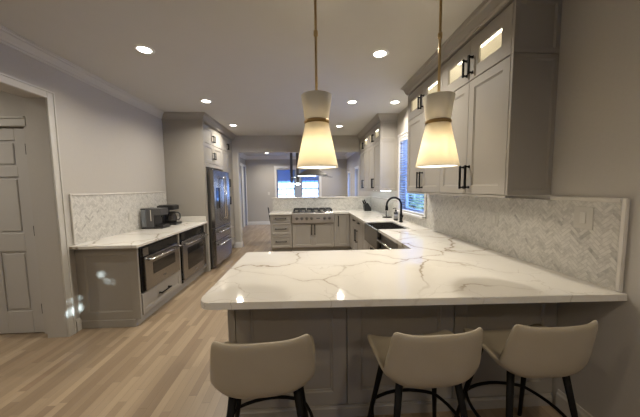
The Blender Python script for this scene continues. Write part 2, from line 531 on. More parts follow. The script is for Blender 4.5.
def wall_holes(axis, c0, c1, a0, a1, z0, z1, holes):
    """slab between c0..c1 in the wall's normal axis, a0..a1 along; holes = (a,b,za,zb)"""
    bm = BM()
    cuts_a = sorted({a0, a1, *[h[0] for h in holes], *[h[1] for h in holes]})
    cuts_z = sorted({z0, z1, *[h[2] for h in holes], *[h[3] for h in holes]})
    for i in range(len(cuts_a) - 1):
        run = None
        for j in range(len(cuts_z) - 1):
            ca, cz = (cuts_a[i] + cuts_a[i + 1]) / 2, (cuts_z[j] + cuts_z[j + 1]) / 2
            solid = not any(h[0] < ca < h[1] and h[2] < cz < h[3] for h in holes)
            if solid: run = [run[0], cuts_z[j + 1]] if run else [cuts_z[j], cuts_z[j + 1]]
            if (not solid or j == len(cuts_z) - 2) and run:
                if axis == 'X': box(bm, c0, c1, cuts_a[i], cuts_a[i + 1], run[0], run[1])
                else: box(bm, cuts_a[i], cuts_a[i + 1], c0, c1, run[0], run[1])
                run = None
    return bm

WY0, WY1, WZ0, WZ1 = 3.46, 4.43, 1.045, 2.27      # sink window
OY0, OY1, OZ = 1.15, 2.59, 2.32                  # doorway in the left wall
struct('wall_left', wall_holes('X', XL - 0.19, XL, YN, YD + 0.15, 0, H, [(OY0, OY1, 0, OZ), (9.30, 9.74, 0, 2.30), (9.98, 10.38, 0, 2.30)]), M['wall'])
struct('wall_right', wall_holes('X', XR, XR + 0.16, YN, YD + 0.15, 0, H, [(WY0, WY1, WZ0, WZ1), (8.05, 8.55, 1.05, 2.05), (9.6, 10.05, 1.05, 2.0)]), M['wall'])
struct('wall_far', wall_holes('Y', YD, YD + 0.15, XL, XR, 0, H, [(-1.20, 0.50, 0.95, 2.24)]), M['wall'])
struct('wall_behind', wall_holes('Y', YN - 0.15, YN, XL, XR, 0, H, [(-1.5, 1.4, 0.75, 2.3)]), M['wall'])
struct('wall_divider', wall_holes('Y', YB, YB + 0.14, XL, XR, 0, H, [(-1.655, XR, 0, 2.335)]), M['wall'])
struct('wall_half', B(-0.85, XR, YB, YB + 0.14, 0, 1.195), M['wall'])
struct('trim_1', B(-0.875, XR, YB - 0.03, YB + 0.16, 1.195, 1.228, bev=0.004), M['marble'])
# side hall beyond the left doorway
struct('wall_hall', wall_holes('Y', 2.67, 2.80, -4.2, XL - 0.19, 0, H, [(-3.52, -2.708, 0, 2.075)]), M['wall'])
struct('wall_hall_side', B(-4.35, -4.2, YN, 2.80, 0, H), M['wall'])
struct('wall_hall_near', B(-4.2, XL - 0.19, 0.9, 1.0, 0, H), M['wall'])
struct('wall_hall_back', B(-3.7, -2.61, 2.80, 2.88, 0, H), M['door'])
# passage seen through the two narrow openings in the dining room
struct('wall_passage', wall_holes('X', -4.2, -4.1, 8.6, 11.3, 0, H, [(9.9, 11.0, 0.1, 2.1)]), M['wall'])
struct('wall_passage_near', B(-4.2, XL - 0.3, 8.5, 8.6, 0, H), M['wall'])
struct('wall_passage_far', B(-4.2, XL - 0.3, 11.2, 11.3, 0, H), M['wall'])
struct('floor_passage', B(-4.2, XL, YD + 0.2, 11.3, -0.1, 0), M['oak'])
struct('ceiling_passage', B(-4.2, XL, YD + 0.2, 11.3, H, H + 0.1), M['ceil'])

# crown mouldings: (offset from the wall, z)
def crown_prof(zt, h, d):
    return [(0, zt), (0, zt - h), (0.012, zt - h), (0.016, zt - h * 0.86), (0.026, zt - h * 0.80), (0.030, zt - h * 0.62), (d * 0.62, zt - h * 0.26), (d * 0.80, zt - h * 0.20), (d * 0.84, zt - h * 0.09), (d, zt - h * 0.07), (d, zt)]
struct('trim_2', sweep(BM(), [(XL, 4.55), (XL, YN)], crown_prof(H, 0.095, 0.085)), M['trim'])
struct('trim_3', sweep(BM(), [(-1.66, YB + 0.14), (XL, YB + 0.14), (XL, YD), (XR, YD), (XR, YB + 0.14)][::-1], crown_prof(H, 0.13, 0.11)), M['white'])
def base_prof(h=0.13): return [(0, 0), (0.016, 0), (0.016, h * 0.78), (0.010, h * 0.86), (0.008, h), (0, h)]
struct('baseboard_left', sweep(BM(), [(XL, 2.735), (XL, OY1 + 0.095)], base_prof()), M['trim'])
struct('baseboard_left_near', sweep(BM(), [(XL, OY0 - 0.095), (XL, YN)], base_prof()), M['trim'])
struct('baseboard_right', sweep(BM(), [(XR, YN), (XR, 1.50)], base_prof(0.13)), M['trim'])
struct('baseboard_far', sweep(BM(), [(XR, YD), (XL, YD), (XL, 10.44)], base_prof()), M['white'])
#struct('baseboard_hall', sweep(BM(), [(-2.615, 2.67), (-2.64, 2.67)], base_prof()), M['trim'])
struct('baseboard_divider', sweep(BM(), [(-1.83, YB), (-1.655, YB), (-1.655, YB + 0.14), (XL, YB + 0.14)][::-1], [(o, z) for o, z in base_prof(0.14)]), M['white'])
#struct('baseboard_jamb', sweep(BM(), [(XL - 0.0, OY1), (XL - 0.3, OY1)], [(o, z) for o, z in base_prof(0.12)]), M['trim'])

# doorway casing (left wall)
def casing_x(x, y0, y1, zt, w=0.09, t=0.018, bottom=0.0):
    bm = BM()
    box(bm, x, x + t, y1, y1 + w, bottom, zt + w, bev=0.003)
    box(bm, x, x + t, y0 - w, y0, bottom, zt + w, bev=0.003)
    box(bm, x, x + t, y0, y1, zt, zt + w, bev=0.003)
    box(bm, x + t, x + t + 0.008, y1 + w * 0.78, y1 + w, bottom, zt + w, bev=0.002)
    box(bm, x + t, x + t + 0.008, y0 - w, y0 - w * 0.78, bottom, zt + w, bev=0.002)
    box(bm, x + t, x + t + 0.008, y0 - w, y1 + w, zt + w * 0.78, zt + w, bev=0.002)
    return bm
struct('trim_4', casing_x(XL, OY0, OY1, OZ, w=0.07), M['trim'])
struct('trim_5', casing_x(XL, 9.30, 9.74, 2.30, w=0.10), M['white'])
struct('trim_6', casing_x(XL, 9.98, 10.34, 2.30, w=0.08), M['white'])
# pillar-side casing on the divider
struct('trim_7', B(-1.675, -1.645, YB - 0.012, YB + 0.152, 0.14, 2.335, bev=0.003), M['trim'])

# ------------------------------------------------------------------ six-panel door at the left
d = BM()
dx0, dx1, dy = -3.515, -2.715, 2.685
box(d, dx0, dx1, dy + 0.012, dy + 0.04, 0.008, 2.065)
def rail(x0, x1, z0, z1): box(d, x0, x1, dy, dy + 0.014, z0, z1, bev=0.003)
st = 0.105
rail(dx0, dx0 + st, 0.008, 2.065); rail(dx1 - st, dx1, 0.008, 2.065)
mid = (dx0 + dx1) / 2
rail(mid - 0.05, mid + 0.05, 0.008, 2.065)
for z0, z1 in ((0.008, 0.24), (0.86, 1.04), (1.60, 1.70), (1.95, 2.065)):
    rail(dx0 + st, mid - 0.05, z0, z1); rail(mid + 0.05, dx1 - st, z0, z1)
for z0, z1 in ((0.24, 0.86), (1.04, 1.60), (1.70, 1.95)):
    for xa, xb in ((dx0 + st, mid - 0.05), (mid + 0.05, dx1 - st)):
        box(d, xa + 0.022, xb - 0.022, dy + 0.003, dy + 0.014, z0 + 0.022, z1 - 0.022, bev=0.007)
door = struct('door_1', d, M['door'])
for z in (0.22, 1.02, 1.82):
    h = BM(); box(h, dx1 - 0.004, dx1 + 0.008, dy - 0.006, dy + 0.012, z, z + 0.09, bev=0.002)
    tube(h, [(dx1 + 0.002, dy - 0.007, z - 0.006), (dx1 + 0.002, dy - 0.007, z + 0.096)], 0.006)
    ho = link('hinge', h, M['black'], door)
    ho['label'] = 'black door hinge'
k = BM(); tube(k, [(dx0 + 0.06, dy - 0.02, 0.95), (dx0 + 0.06, dy, 0.95)], 0.012); lathe(k, 0, 0, [(0.001, 0), (0.02, 0.004), (0.027, 0.02), (0.02, 0.036), (0.001, 0.04)], 16)
link('doorknob', k, M['black'], door) if False else k.free()
fr = BM()
box(fr, -3.60, -3.52, 2.652, 2.67, 0, 2.155, bev=0.003)
box(fr, -3.52, -2.672, 2.652, 2.67, 2.08, 2.155, bev=0.003)
box(fr, -3.58, -2.672, 2.640, 2.66, 2.150, 2.168, bev=0.003)
struct('trim_8', fr, M['trim'])

# ------------------------------------------------------------------ windows
def window_x(name, y0, y1, z0, z1, x, mat, mid=True):
    """window in the right wall; frame, sash and pane as parts"""
    f = BM()
    w, t = 0.05, 0.018
    box(f, x - t, x, y0 - w, y0, z0 - 0.03, z1 + w, bev=0.003); box(f, x - t, x, y1, y1 + w, z0 - 0.03, z1 + w, bev=0.003)
    box(f, x - t, x, y0, y1, z1, z1 + w, bev=0.003); box(f, x - t - 0.012, x, y0 - w - 0.01, y1 + w + 0.01, z1 + w, z1 + w + 0.025, bev=0.003)
    root = link(name, f, mat); root['kind'] = 'structure'
    link('window_sill', B(x - 0.06, x + 0.10, y0 - w, y1 + w, z0 - 0.03, z0, bev=0.004), mat, root)
    s = BM()
    for a, b, c, e in ((y0, y0 + 0.045, z0, z1), (y1 - 0.045, y1, z0, z1), (y0 + 0.045, y1 - 0.045, z0, z0 + 0.05), (y0 + 0.045, y1 - 0.045, z1 - 0.045, z1)):
        box(s, x + 0.09, x + 0.13, a, b, c, e)
    if mid: box(s, x + 0.09, x + 0.13, y0 + 0.045, y1 - 0.045, (z0 + z1) / 2 - 0.02, (z0 + z1) / 2 + 0.02)
    link('sash', s, mat, root)
    link('window_pane', B(x + 0.108, x + 0.112, y0 + 0.04, y1 - 0.04, z0 + 0.04, z1 - 0.04), M['pane'], root)
    return root
window_x('window_1', WY0, WY1, WZ0, WZ1, XR, M['white'])
window_x('window_2', 8.05, 8.55, 1.05, 2.05, XR, M['white'])
window_x('window_3', 9.6, 10.05, 1.05, 2.0, XR, M['white'])
for y0, y1, z0, z1 in ((WY0, WY1, WZ0, WZ1), (8.05, 8.55, 1.05, 2.05), (9.6, 10.05, 1.05, 2.0)):
    portal('daylight', (XR + 0.15, (y0 + y1) / 2, (z0 + z1) / 2), (0, math.pi / 2, 0), z1 - z0, y1 - y0)
portal('daylight', (-0.35, YD + 0.14, 1.6), (-math.pi / 2, 0, 0), 1.7, 1.29)
portal('daylight', (-4.19, 10.45, 1.1), (0, -math.pi / 2, 0), 2.0, 1.1)

# far dining window
f = BM()
y = YD
for x0, x1, z0, z1 in ((-1.29, -1.20, 0.90, 2.33), (0.50, 0.59, 0.90, 2.33), (-1.20, 0.50, 2.24, 2.33)):
    box(f, x0, x1, y - 0.02, y, z0, z1, bev=0.003)
box(f, -1.31, 0.61, y - 0.03, y, 2.33, 2.355, bev=0.003)
win = link('window_4', f, M['white']); win['kind'] = 'structure'
link('window_sill', B(-1.32, 0.62, y - 0.06, y + 0.09, 0.92, 0.95, bev=0.004), M['white'], win)
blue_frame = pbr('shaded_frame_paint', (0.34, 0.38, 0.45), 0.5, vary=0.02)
for xa, xb in ((-1.20, -0.47), (-0.23, 0.50)):
    s = BM()
    x0, x1, z0, z1 = xa, xb, 0.95, 2.24
    for a, b, c, e in ((x0, x0 + 0.05, z0, z1), (x1 - 0.05, x1, z0, z1), (x0, x1, z0, z0 + 0.05), (x0, x1, z1 - 0.05, z1), (x0, x1, 1.40, 1.45)):
        box(s, a, b, y + 0.06, y + 0.10, c, e)
    for q in (1, 2, 3):
        xm = x0 + (x1 - x0) * q / 4; box(s, xm - 0.007, xm + 0.007, y + 0.072, y + 0.088, z0, z1)
    for zz in (1.18, 1.62, 1.83, 2.04): box(s, x0, x1, y + 0.072, y + 0.088, zz - 0.006, zz + 0.006)
    link('sash', s, blue_frame, win)
    link('window_pane', B(x0 + 0.04, x1 - 0.04, y + 0.078, y + 0.082, z0 + 0.04, z1 - 0.04), M['pane'], win)
link('mullion', B(-0.47, -0.23, y + 0.02, y + 0.12, 0.95, 2.24), blue_frame, win)
for xa, xb, lab in ((-1.19, -0.36, 'blue-grey roller shade on the left half of the dining room window'), (-0.34, 0.49, 'blue-grey roller shade on the right half of the dining room window')):
    r = thing('roller_shade', lab, 'window shade', (xa, y + 0.02, 2.2), 'roller shades on the dining room window')
    tb = BM(); tube(tb, [(xa, y + 0.03, 2.215), (xb, y + 0.03, 2.215)], 0.022, 12); link('roller_tube', tb, M['white'], r)
    link('shade_fabric', B(xa + 0.01, xb - 0.01, y + 0.040, y + 0.044, 1.76, 2.22), M['roller'], r)
    link('hem_bar', B(xa + 0.01, xb - 0.01, y + 0.036, y + 0.048, 1.745, 1.765, bev=0.003), M['roller'], r)

# wide window behind the camera (glazed, lets low sun in through the garden)
f = BM()
for x0, x1, z0, z1 in ((-1.58, -1.5, 0.71, 2.38), (1.4, 1.48, 0.71, 2.38), (-1.5, 1.4, 2.30, 2.38), (-1.5, 1.4, 0.71, 0.75)):
    box(f, x0, x1, YN, YN + 0.02, z0, z1, bev=0.003)
win = link('window_5', f, M['white']); win['kind'] = 'structure'
s = BM()
for a, b, c, e in ((-1.5, -1.46, 0.75, 2.3), (1.36, 1.4, 0.75, 2.3), (-1.5, 1.4, 0.75, 0.80), (-1.5, 1.4, 2.25, 2.3), (-0.42, -0.36, 0.75, 2.3), (0.56, 0.62, 0.75, 2.3)):
    box(s, a, b, YN - 0.10, YN - 0.06, c, e)
link('sash', s, M['white'], win)
link('window_pane', B(-1.47, 1.37, YN - 0.082, YN - 0.078, 0.79, 2.26), M['pane'], win)
portal('daylight', (-0.05, YN - 0.14, 1.52), (math.pi / 2, 0, 0), 2.9, 1.55)

# blinds at the sink window, mounted just inside the casing
bl = thing('window_blind', 'horizontal slatted blind lowered in the window beside the sink', 'blind', (XR - 0.03, 3.94, WZ1))
link('head_rail', B(XR - 0.012, XR + 0.04, WY0 + 0.005, WY1 - 0.005, WZ1 - 0.05, WZ1 - 0.002, bev=0.003), M['white'], bl)
s = BM()
z = WZ1 - 0.07
while z > WZ0 + 0.05:
    c, sn = 0.024 * math.cos(0.32), 0.024 * math.sin(0.32)
    xm = XR + 0.012
    v = [s.verts.new(p) for p in ((xm - c, WY0 + 0.006, z + sn), (xm + c, WY0 + 0.006, z - sn), (xm + c, WY1 - 0.006, z - sn), (xm - c, WY1 - 0.006, z + sn))]
    v2 = [s.verts.new(q.co + Vector((0, 0, 0.0028))) for q in v]
    s.faces.new(v[::-1]); s.faces.new(v2)
    for q in range(4): s.faces.new((v[q], v[(q + 1) % 4], v2[(q + 1) % 4], v2[q]))
    z -= 0.041
link('slats', s, M['blind'], bl)
link('bottom_rail', B(XR - 0.010, XR + 0.034, WY0 + 0.006, WY1 - 0.006, WZ0 + 0.012, WZ0 + 0.032, bev=0.003), M['white'], bl)
for yy in (WY0 + 0.12, WY1 - 0.12):
    link('ladder_cord', tube(BM(), [(XR - 0.012, yy, WZ1 - 0.05), (XR - 0.012, yy, WZ0 + 0.03)], 0.0018, 6), M['white'], bl)

# ------------------------------------------------------------------ outside the windows
struct('floor_outside', B(-40, 40, -40, 60, -0.9, -0.7), M['snow'])
hs = thing('house', 'neighbouring house with a pale roof seen through the dining room window', 'house', (-2.0, 24, -0.7))
link('wall', B(-8, 4, 24, 30, -0.7, 1.0), M['siding'], hs)
rf = BM()
v = [rf.verts.new(p) for p in ((-8.5, 23.5, 0.95), (4.5, 23.5, 0.95), (4.5, 30.5, 0.95), (-8.5, 30.5, 0.95), (-8.5, 27, 2.0), (4.5, 27, 2.0))]
for q in ((0, 1, 5, 4), (2, 3, 4, 5), (3, 0, 4), (1, 2, 5), (3, 2, 1, 0)): rf.faces.new([v[i] for i in q])
link('roof', rf, M['roof'], hs)

# ------------------------------------------------------------------ ceiling downlights
def downlight(x, y, label, group, z=H, p=CAN_POWER, col=WARM):
    t = thing('recessed_light', label, 'ceiling light', (x, y, z), group)
    link('trim_ring', lathe(BM(), x, y, [(0.058, z - 0.001), (0.058, z - 0.006), (0.078, z - 0.006), (0.084, z - 0.001)], 28, False, False), M['white'], t, smooth=True)
    link('lens', lathe(BM(), x, y, [(0.001, z - 0.004), (0.058, z - 0.004), (0.058, z - 0.001), (0.001, z - 0.001)], 28), M['can'], t)
    l = area_light('downlight_lamp', (x, y, z - 0.012), (0, 0, 0), 0.11, p, col, spread=math.radians(150))
    return t
G = 'recessed ceiling lights in the kitchen'
downlight(-1.456, 2.53, 'large round recessed light at upper left near the crown moulding', G)
downlight(0.72, 2.545, 'large round recessed light between the two pendants', G)
downlight(-1.44, 3.93, 'recessed light in front of the tall refrigerator cabinet', G)
downlight(0.695, 3.94, 'recessed light just right of the left pendant, in the second row', G)
downlight(1.347, 3.94, 'recessed light over the sink beside the right hand cabinets', G)
downlight(-1.459, 5.38, 'recessed light nearest the far end of the refrigerator cabinet', G)
downlight(0.697, 5.45, 'recessed light in front of the far header, over the range', G)
downlight(-1.426, 9.5, 'small recessed light in the dining room ceiling, left of the window', None, p=20)
downlight(0.5, 9.5, 'small added light brightening the dining room, unseen behind the left pendant', None, p=20)  # extra light added out of sight to brighten the dining room
downlight(0.5, 7.6, 'small recessed light in the dining room ceiling, just past the header', None, p=20)

for x, y, lab in ((-1.45, 0.1, 'added fill light in the ceiling left of the camera, out of view'), (0.85, -0.15, 'added fill light in the ceiling behind the stools, out of view'),
                  (-1.45, -1.3, 'added fill light at the rear left of the kitchen, out of view'), (0.70, -1.3, 'added fill light at the rear right of the kitchen, out of view')):
    downlight(x, y, lab, G, p=7.5, col=(1.0, 0.84, 0.62))  # unseen lights added for warm fill from behind the camera
downlight(-3.4, 1.7, 'added unseen light brightening the side hall by the panelled door', None, p=12)  # added because the hall and its door were too dark

# ------------------------------------------------------------------ worktops
def arc(cx, cy, r, a0, a1, n=8):
    return [(cx + r * math.cos(math.radians(a0 + (a1 - a0) * i / n)), cy + r * math.sin(math.radians(a0 + (a1 - a0) * i / n))) for i in range(n + 1)]
SK0, SK1 = 3.33, 4.08
CT0, CT1 = -0.345, 0.60
out = arc(-0.482, 1.320, 0.07, 180, 270) + [(XR, 1.190)] + [(XR, YB - 0.012), (-0.85, YB - 0.012), (-0.85, 5.755), (CT0, 5.755), (CT0, 6.30), (CT1, 6.30), (CT1, 5.755), (0.935, 5.755),
      (0.935, SK1), (1.37, SK1), (1.37, SK0), (0.935, SK0), (0.935, 2.235)] + arc(-0.515, 2.235, 0.025, 90, 180, 4)
ct = prism(BM(), out, ZC - TC, ZC, bev=0.004)
tag(link('worktop', ct, M['quartz']), 'white quartz worktop with grey-brown veins over the peninsula, sink and range runs', 'countertop')
lc = prism(BM(), [(XL, 2.665), (-1.735, 2.665), (-1.735, 4.545), (XL, 4.545)], ZC - 0.03, ZC, bev=0.004)
tag(link('worktop', lc, M['quartz']), 'white quartz worktop on the left wall run under the coffee machines', 'countertop')
tag(link('side_splash', B(-2.400, -1.76, 4.53, 4.548, ZC + 0.0005, ZC + 0.09, bev=0.003), M['quartz']), 'low quartz upstand against the side of the refrigerator cabinet', 'backsplash')

# ------------------------------------------------------------------ backsplashes
t = thing('backsplash', 'marble herringbone backsplash with a pencil border on the left wall', 'backsplash', (XL, 2.74, ZC))
link('tile_field', B(XL, XL + 0.010, 2.755, 4.53, ZC, 1.405), M['tileY'], t)
bt = BM(); box(bt, XL, XL + 0.018, 2.735, 2.755, ZC, 1.425, bev=0.004); box(bt, XL, XL + 0.018, 2.755, 4.53, 1.405, 1.425, bev=0.004)
link('border_trim', bt, M['marble'], t)
t = thing('backsplash', 'marble herringbone backsplash on the right wall beneath the upper cabinets', 'backsplash', (XR, 1.22, ZC))
tf = BM()
box(tf, XR - 0.010, XR, 1.232, WY0 - 0.076, ZC, 1.36)
box(tf, XR - 0.010, XR, WY0 - 0.076, WY1 + 0.076, ZC, WZ0 - 0.031)
box(tf, XR - 0.010, XR, WY1 + 0.076, YB - 0.012, ZC, 1.20)
link('tile_field', tf, M['tileY'], t)
bt = BM(); box(bt, XR - 0.020, XR, 1.206, 1.232, ZC, 1.386, bev=0.005); box(bt, XR - 0.020, XR, 1.232, 1.622, 1.36, 1.386, bev=0.005)
link('border_trim', bt, M['marble'], t); bt = BM(); box(bt, XR - 0.016, XR, WY1 + 0.076, YB - 0.04, 1.20, 1.228, bev=0.004)
link('border_trim', bt, M['marble'], t)
t = thing('backsplash', 'marble herringbone backsplash on the low wall behind the range', 'backsplash', (0, YB, ZC))
link('tile_field', B(-0.85, XR - 0.012, YB - 0.011, YB, ZC, 1.195), M['tileX'], t)

# ------------------------------------------------------------------ cabinets
def door_part(root, name, a, b, z0, z1, plane, facing, mat=None, **k):
    """door on a plane; a..b along the wall"""
    g = 0.0018
    w, h = (b - a) - 2 * g, (z1 - z0) - 2 * g
    if facing == '-Y': at = (a + g, plane, z0 + g)
    elif facing == '-X': at = (plane, b - g, z0 + g)
    elif facing == '+X': at = (plane, a + g, z0 + g)
    return link(name, shaker(BM(), w, h, at=at, facing=facing, **k), mat or M['cab'], root)

def hpull(root, facing, plane, a, b, z0, z1, vertical, **k):
    o = {'-Y': (0, -1, 0), '-X': (-1, 0, 0), '+X': (1, 0, 0)}[facing]
    if facing == '-Y': p0, p1 = (a, plane, z0), (b, plane, z1)
    else: p0, p1 = (plane, a, z0), (plane, b, z1)
    h = link('handle', bar_handle(BM(), p0, p1, o, **k), M['black'], root)
    return h

# --- left run
DT = 0.021
XLF = -1.790      # door faces of the left run
t = thing('base_cabinet', 'taupe base cabinet at the near end of the left run, holding the microwave drawer', 'cabinet', (XL, 2.74, 0), 'base cabinets on the left wall')
bd = BM(); box(bd, XL, XLF - DT, 2.765, 3.60, 0.34, ZC - 0.031); box(bd, XL, XLF - DT, 2.765, 3.60, 0.10, 0.335)
bd.free(); bd = BM()
for q in ((XL, XLF - DT, 2.765, 2.785, 0.10, 0.868), (XL, XLF - DT, 3.60, 3.618, 0.10, 0.868), (XL, XL + 0.02, 2.785, 3.60, 0.10, 0.868), (XL + 0.02, XLF - DT, 2.785, 3.60, 0.10, 0.32), (XL + 0.02, XLF - DT, 2.785, 3.60, 0.845, 0.868)):
    box(bd, *q)
link('body', bd, M['cab'], t)
link('end_panel', shaker(BM(), XLF - XL, 0.868 - 0.085, at=(XL, 2.743, 0.085), facing='-Y', fr=0.085, t=0.021), M['cab'], t)
link('toe_kick', B(XL, XLF - 0.055, 2.757, 3.618, 0, 0.10), M['cab'], t)
link('base_board', B(XL, XLF - 0.055, 2.738, 2.757, 0, 0.085, bev=0.003), M['cab'], t)
dr = door_part(t, 'drawer', 2.785, 3.615, 0.105, 0.335, XLF, '+X', fr=0.05)
hpull(dr, '+X', XLF, 3.09, 3.31, 0.225, 0.225, False, r=0.0065)
t = thing('base_cabinet', 'taupe base cabinet around the built-in oven beside the refrigerator', 'cabinet', (XL, 3.62, 0), 'base cabinets on the left wall')
bd = BM()
for q in ((XL, XLF - 0.002, 3.62, 3.640, 0.10, 0.868), (XL, XLF - 0.002, 4.515, 4.545, 0.10, 0.868), (XL, XL + 0.02, 3.64, 4.515, 0.10, 0.868), (XL + 0.02, XLF - 0.002, 3.64, 4.515, 0.10, 0.118), (XL + 0.02, XLF - 0.002, 3.64, 4.515, 0.85, 0.868)):
    box(bd, *q)
link('body', bd, M['cab'], t)
link('toe_kick', B(XL, XLF - 0.055, 3.62, 4.545, 0, 0.10), M['cab'], t)

# --- microwave drawer
y0, y1, z0, z1, xf = 2.80, 3.585, 0.345, 0.84, XLF + 0.004
t = thing('microwave_drawer', 'stainless microwave drawer with a black control panel at the near end of the left run', 'microwave', (xf, y0, z0))
link('housing', B(XL + 0.06, xf - 0.03, y0 + 0.01, y1 - 0.01, z0 + 0.005, z1 - 0.005), M['steel_dark'], t)
link('surround', B(xf - 0.03, xf - 0.004, y0, y1, z0, z1, bev=0.002), M['bglass'], t)
cp = link('control_panel', B(xf - 0.004, xf + 0.006, y0 + 0.13, y1 - 0.02, 0.735, 0.835, bev=0.002), M['bglass'], t)
link('side_plate', B(xf - 0.004, xf + 0.006, y0 + 0.03, y0 + 0.128, 0.735, 0.825, bev=0.002), M['steel'], t)
dr = link('drawer_front', B(xf - 0.004, xf + 0.022, y0 + 0.03, y1 - 0.01, 0.352, 0.728, bev=0.003), M['steel'], t)
link('glass', B(xf + 0.0225, xf + 0.0245, y0 + 0.17, y1 - 0.13, 0.50, 0.635, bev=0.0005), M['bglass'], dr)
hb = BM(); tube(hb, [(xf + 0.065, y0 + 0.07, 0.69), (xf + 0.065, y1 - 0.01, 0.69)], 0.009, 12)
for q in (y0 + 0.09, y1 - 0.03): tube(hb, [(xf + 0.02, q, 0.69), (xf + 0.062, q, 0.69)], 0.013, 10)
link('handle', hb, M['chrome'], dr)
link('badge', B(xf + 0.0225, xf + 0.024, (y0 + y1) / 2 - 0.03, (y0 + y1) / 2 + 0.03, 0.415, 0.430, bev=0.0005), M['greymetal'], dr)

# --- oven
y0, y1, z0, z1 = 3.655, 4.50, 0.122, 0.845
t = thing('oven', 'stainless built-in oven with a round bar handle, between microwave drawer and refrigerator', 'oven', (xf, y0, z0))
link('housing', B(XL + 0.06, xf - 0.03, y0 + 0.01, y1 - 0.01, z0 + 0.005, z1 - 0.005), M['steel_dark'], t)
link('surround', B(xf - 0.03, xf - 0.004, y0, y1, z0, z1, bev=0.002), M['bglass'], t)
link('control_panel', B(xf - 0.004, xf + 0.006, y0 + 0.03, y1 - 0.03, 0.735, 0.835, bev=0.002), M['bglass'], t)
dr = link('oven_door', B(xf - 0.004, xf + 0.024, y0 + 0.02, y1 - 0.015, 0.165, 0.725, bev=0.003), M['steel'], t)
link('glass', B(xf + 0.0245, xf + 0.0265, y0 + 0.16, y1 - 0.14, 0.275, 0.60, bev=0.0005), M['bglass'], dr)
hb = BM(); tube(hb, [(xf + 0.07, y0 + 0.05, 0.675), (xf + 0.07, y1 - 0.02, 0.675)], 0.009, 12)
for q in (y0 + 0.075, y1 - 0.05): tube(hb, [(xf + 0.02, q, 0.675), (xf + 0.068, q, 0.675)], 0.016, 10)
link('handle', hb, M['chrome'], dr)
link('badge', B(xf + 0.0245, xf + 0.026, (y0 + y1) / 2 - 0.035, (y0 + y1) / 2 + 0.035, 0.205, 0.220, bev=0.0005), M['greymetal'], dr)
link('vent_rail', B(xf - 0.004, xf + 0.01, y0 + 0.02, y1 - 0.015, 0.13, 0.160, bev=0.002), M['steel_dark'], t)

# --- tall refrigerator cabinet
ZK = 2.625
t = thing('tall_cabinet', 'tall taupe cabinet built around the refrigerator, with crown moulding', 'cabinet', (XL, 4.55, 0), 'tall cabinets at the refrigerator')
link('side_panel', B(XL, -1.775, 4.55, 4.585, 0, ZK, bev=0.002), M['cab'], t)
link('face_stile', B(-1.775, -1.750, 4.55, 4.625, 0, ZK, bev=0.002), M['cab'], t)
link('body', B(XL, XLF - DT, 4.59, 5.655, 1.905, ZK), M['cab'], t)
link('valance', B(XLF - DT, XLF, 4.63, 5.655, 1.86, 1.925, bev=0.002), M['cab'], t)
for z0, z1, zh in ((1.93, 2.285, (2.02, 2.15)), (2.29, ZK - 0.02, (2.34, 2.47))):
    for a, b, hy in ((4.63, 5.14, 5.105), (5.14, 5.65, 5.175)):
        dd = door_part(t, 'door', a, b, z0, z1, XLF, '+X')
        hpull(dd, '+X', XLF, hy, hy, zh[0], zh[1], True)
# pantry
p = thing('tall_cabinet', 'narrow taupe pantry cabinet between refrigerator and far wall', 'cabinet', (XL, 5.66, 0), 'tall cabinets at the refrigerator')
link('body', B(XL, XLF - DT, 5.66, YB - 0.004, 0.10, ZK), M['cab'], p)
link('toe_kick', B(XL, XLF - 0.07, 5.66, YB - 0.02, 0, 0.10), M['cab'], p)
for a, b, hy in ((5.665, 6.03, 6.0), (6.03, 6.40, 6.06)):
    for z0, z1, zh in ((0.11, 1.40, (1.1, 1.28)), (1.405, 2.285, (1.50, 1.68)), (2.29, ZK - 0.02, (2.34, 2.47))):
        dd = door_part(p, 'door', a, b, z0, z1, XLF, '+X')
        hpull(dd, '+X', XLF, hy, hy, zh[0], zh[1], True)
t = thing('crown_moulding', 'taupe crown moulding along the top of the refrigerator cabinets', 'moulding', (XL, 4.55, ZK))
link('moulding', sweep(BM(), [(XL + 0.001, 4.55), (-1.750, 4.55), (-1.750, YB)][::-1], crown_prof(H, 0.1045, 0.075)), M['cab'], t)
link('backing', B(XL + 0.002, -1.752, 4.552, YB - 0.001, ZK + 0.001, H - 0.001), M['cab'], t)

# --- refrigerator
t = thing('refrigerator', 'stainless french door refrigerator with two lower drawers', 'refrigerator', (-2.0, 5.1, 0))
fy0, fy1, fx = 4.655, 5.565, -1.64
link('body', B(XL + 0.05, fx - 0.075, fy0 + 0.01, fy1 - 0.01, 0.03, 1.80), M['steel_dark'], t)
for xx in (-2.28, -1.78):
    for yy in (fy0 + 0.06, fy1 - 0.06): link('foot', tube(BM(), [(xx, yy, 0), (xx, yy, 0.032)], 0.02, 10), M['black'], t)
ym = (fy0 + fy1) / 2
for a, b, hy in ((fy0, ym - 0.002, ym - 0.05), (ym + 0.002, fy1, ym + 0.05)):
    dd = link('door', B(fx - 0.07, fx, a, b, 0.755, 1.80, bev=0.006, seg=2), M['steel'], t)
    hb = BM(); tube(hb, [(fx + 0.055, hy, 0.86), (fx + 0.055, hy, 1.70)], 0.012, 12)
    for q in (0.90, 1.66): tube(hb, [(fx, hy, q), (fx + 0.055, hy, q)], 0.011, 10)
    link('handle', hb, M['chrome'], dd)
    if a == fy0: link('dispenser', B(fx, fx + 0.003, a + 0.10, a + 0.30, 1.10, 1.48, bev=0.001), M['bglass'], dd)
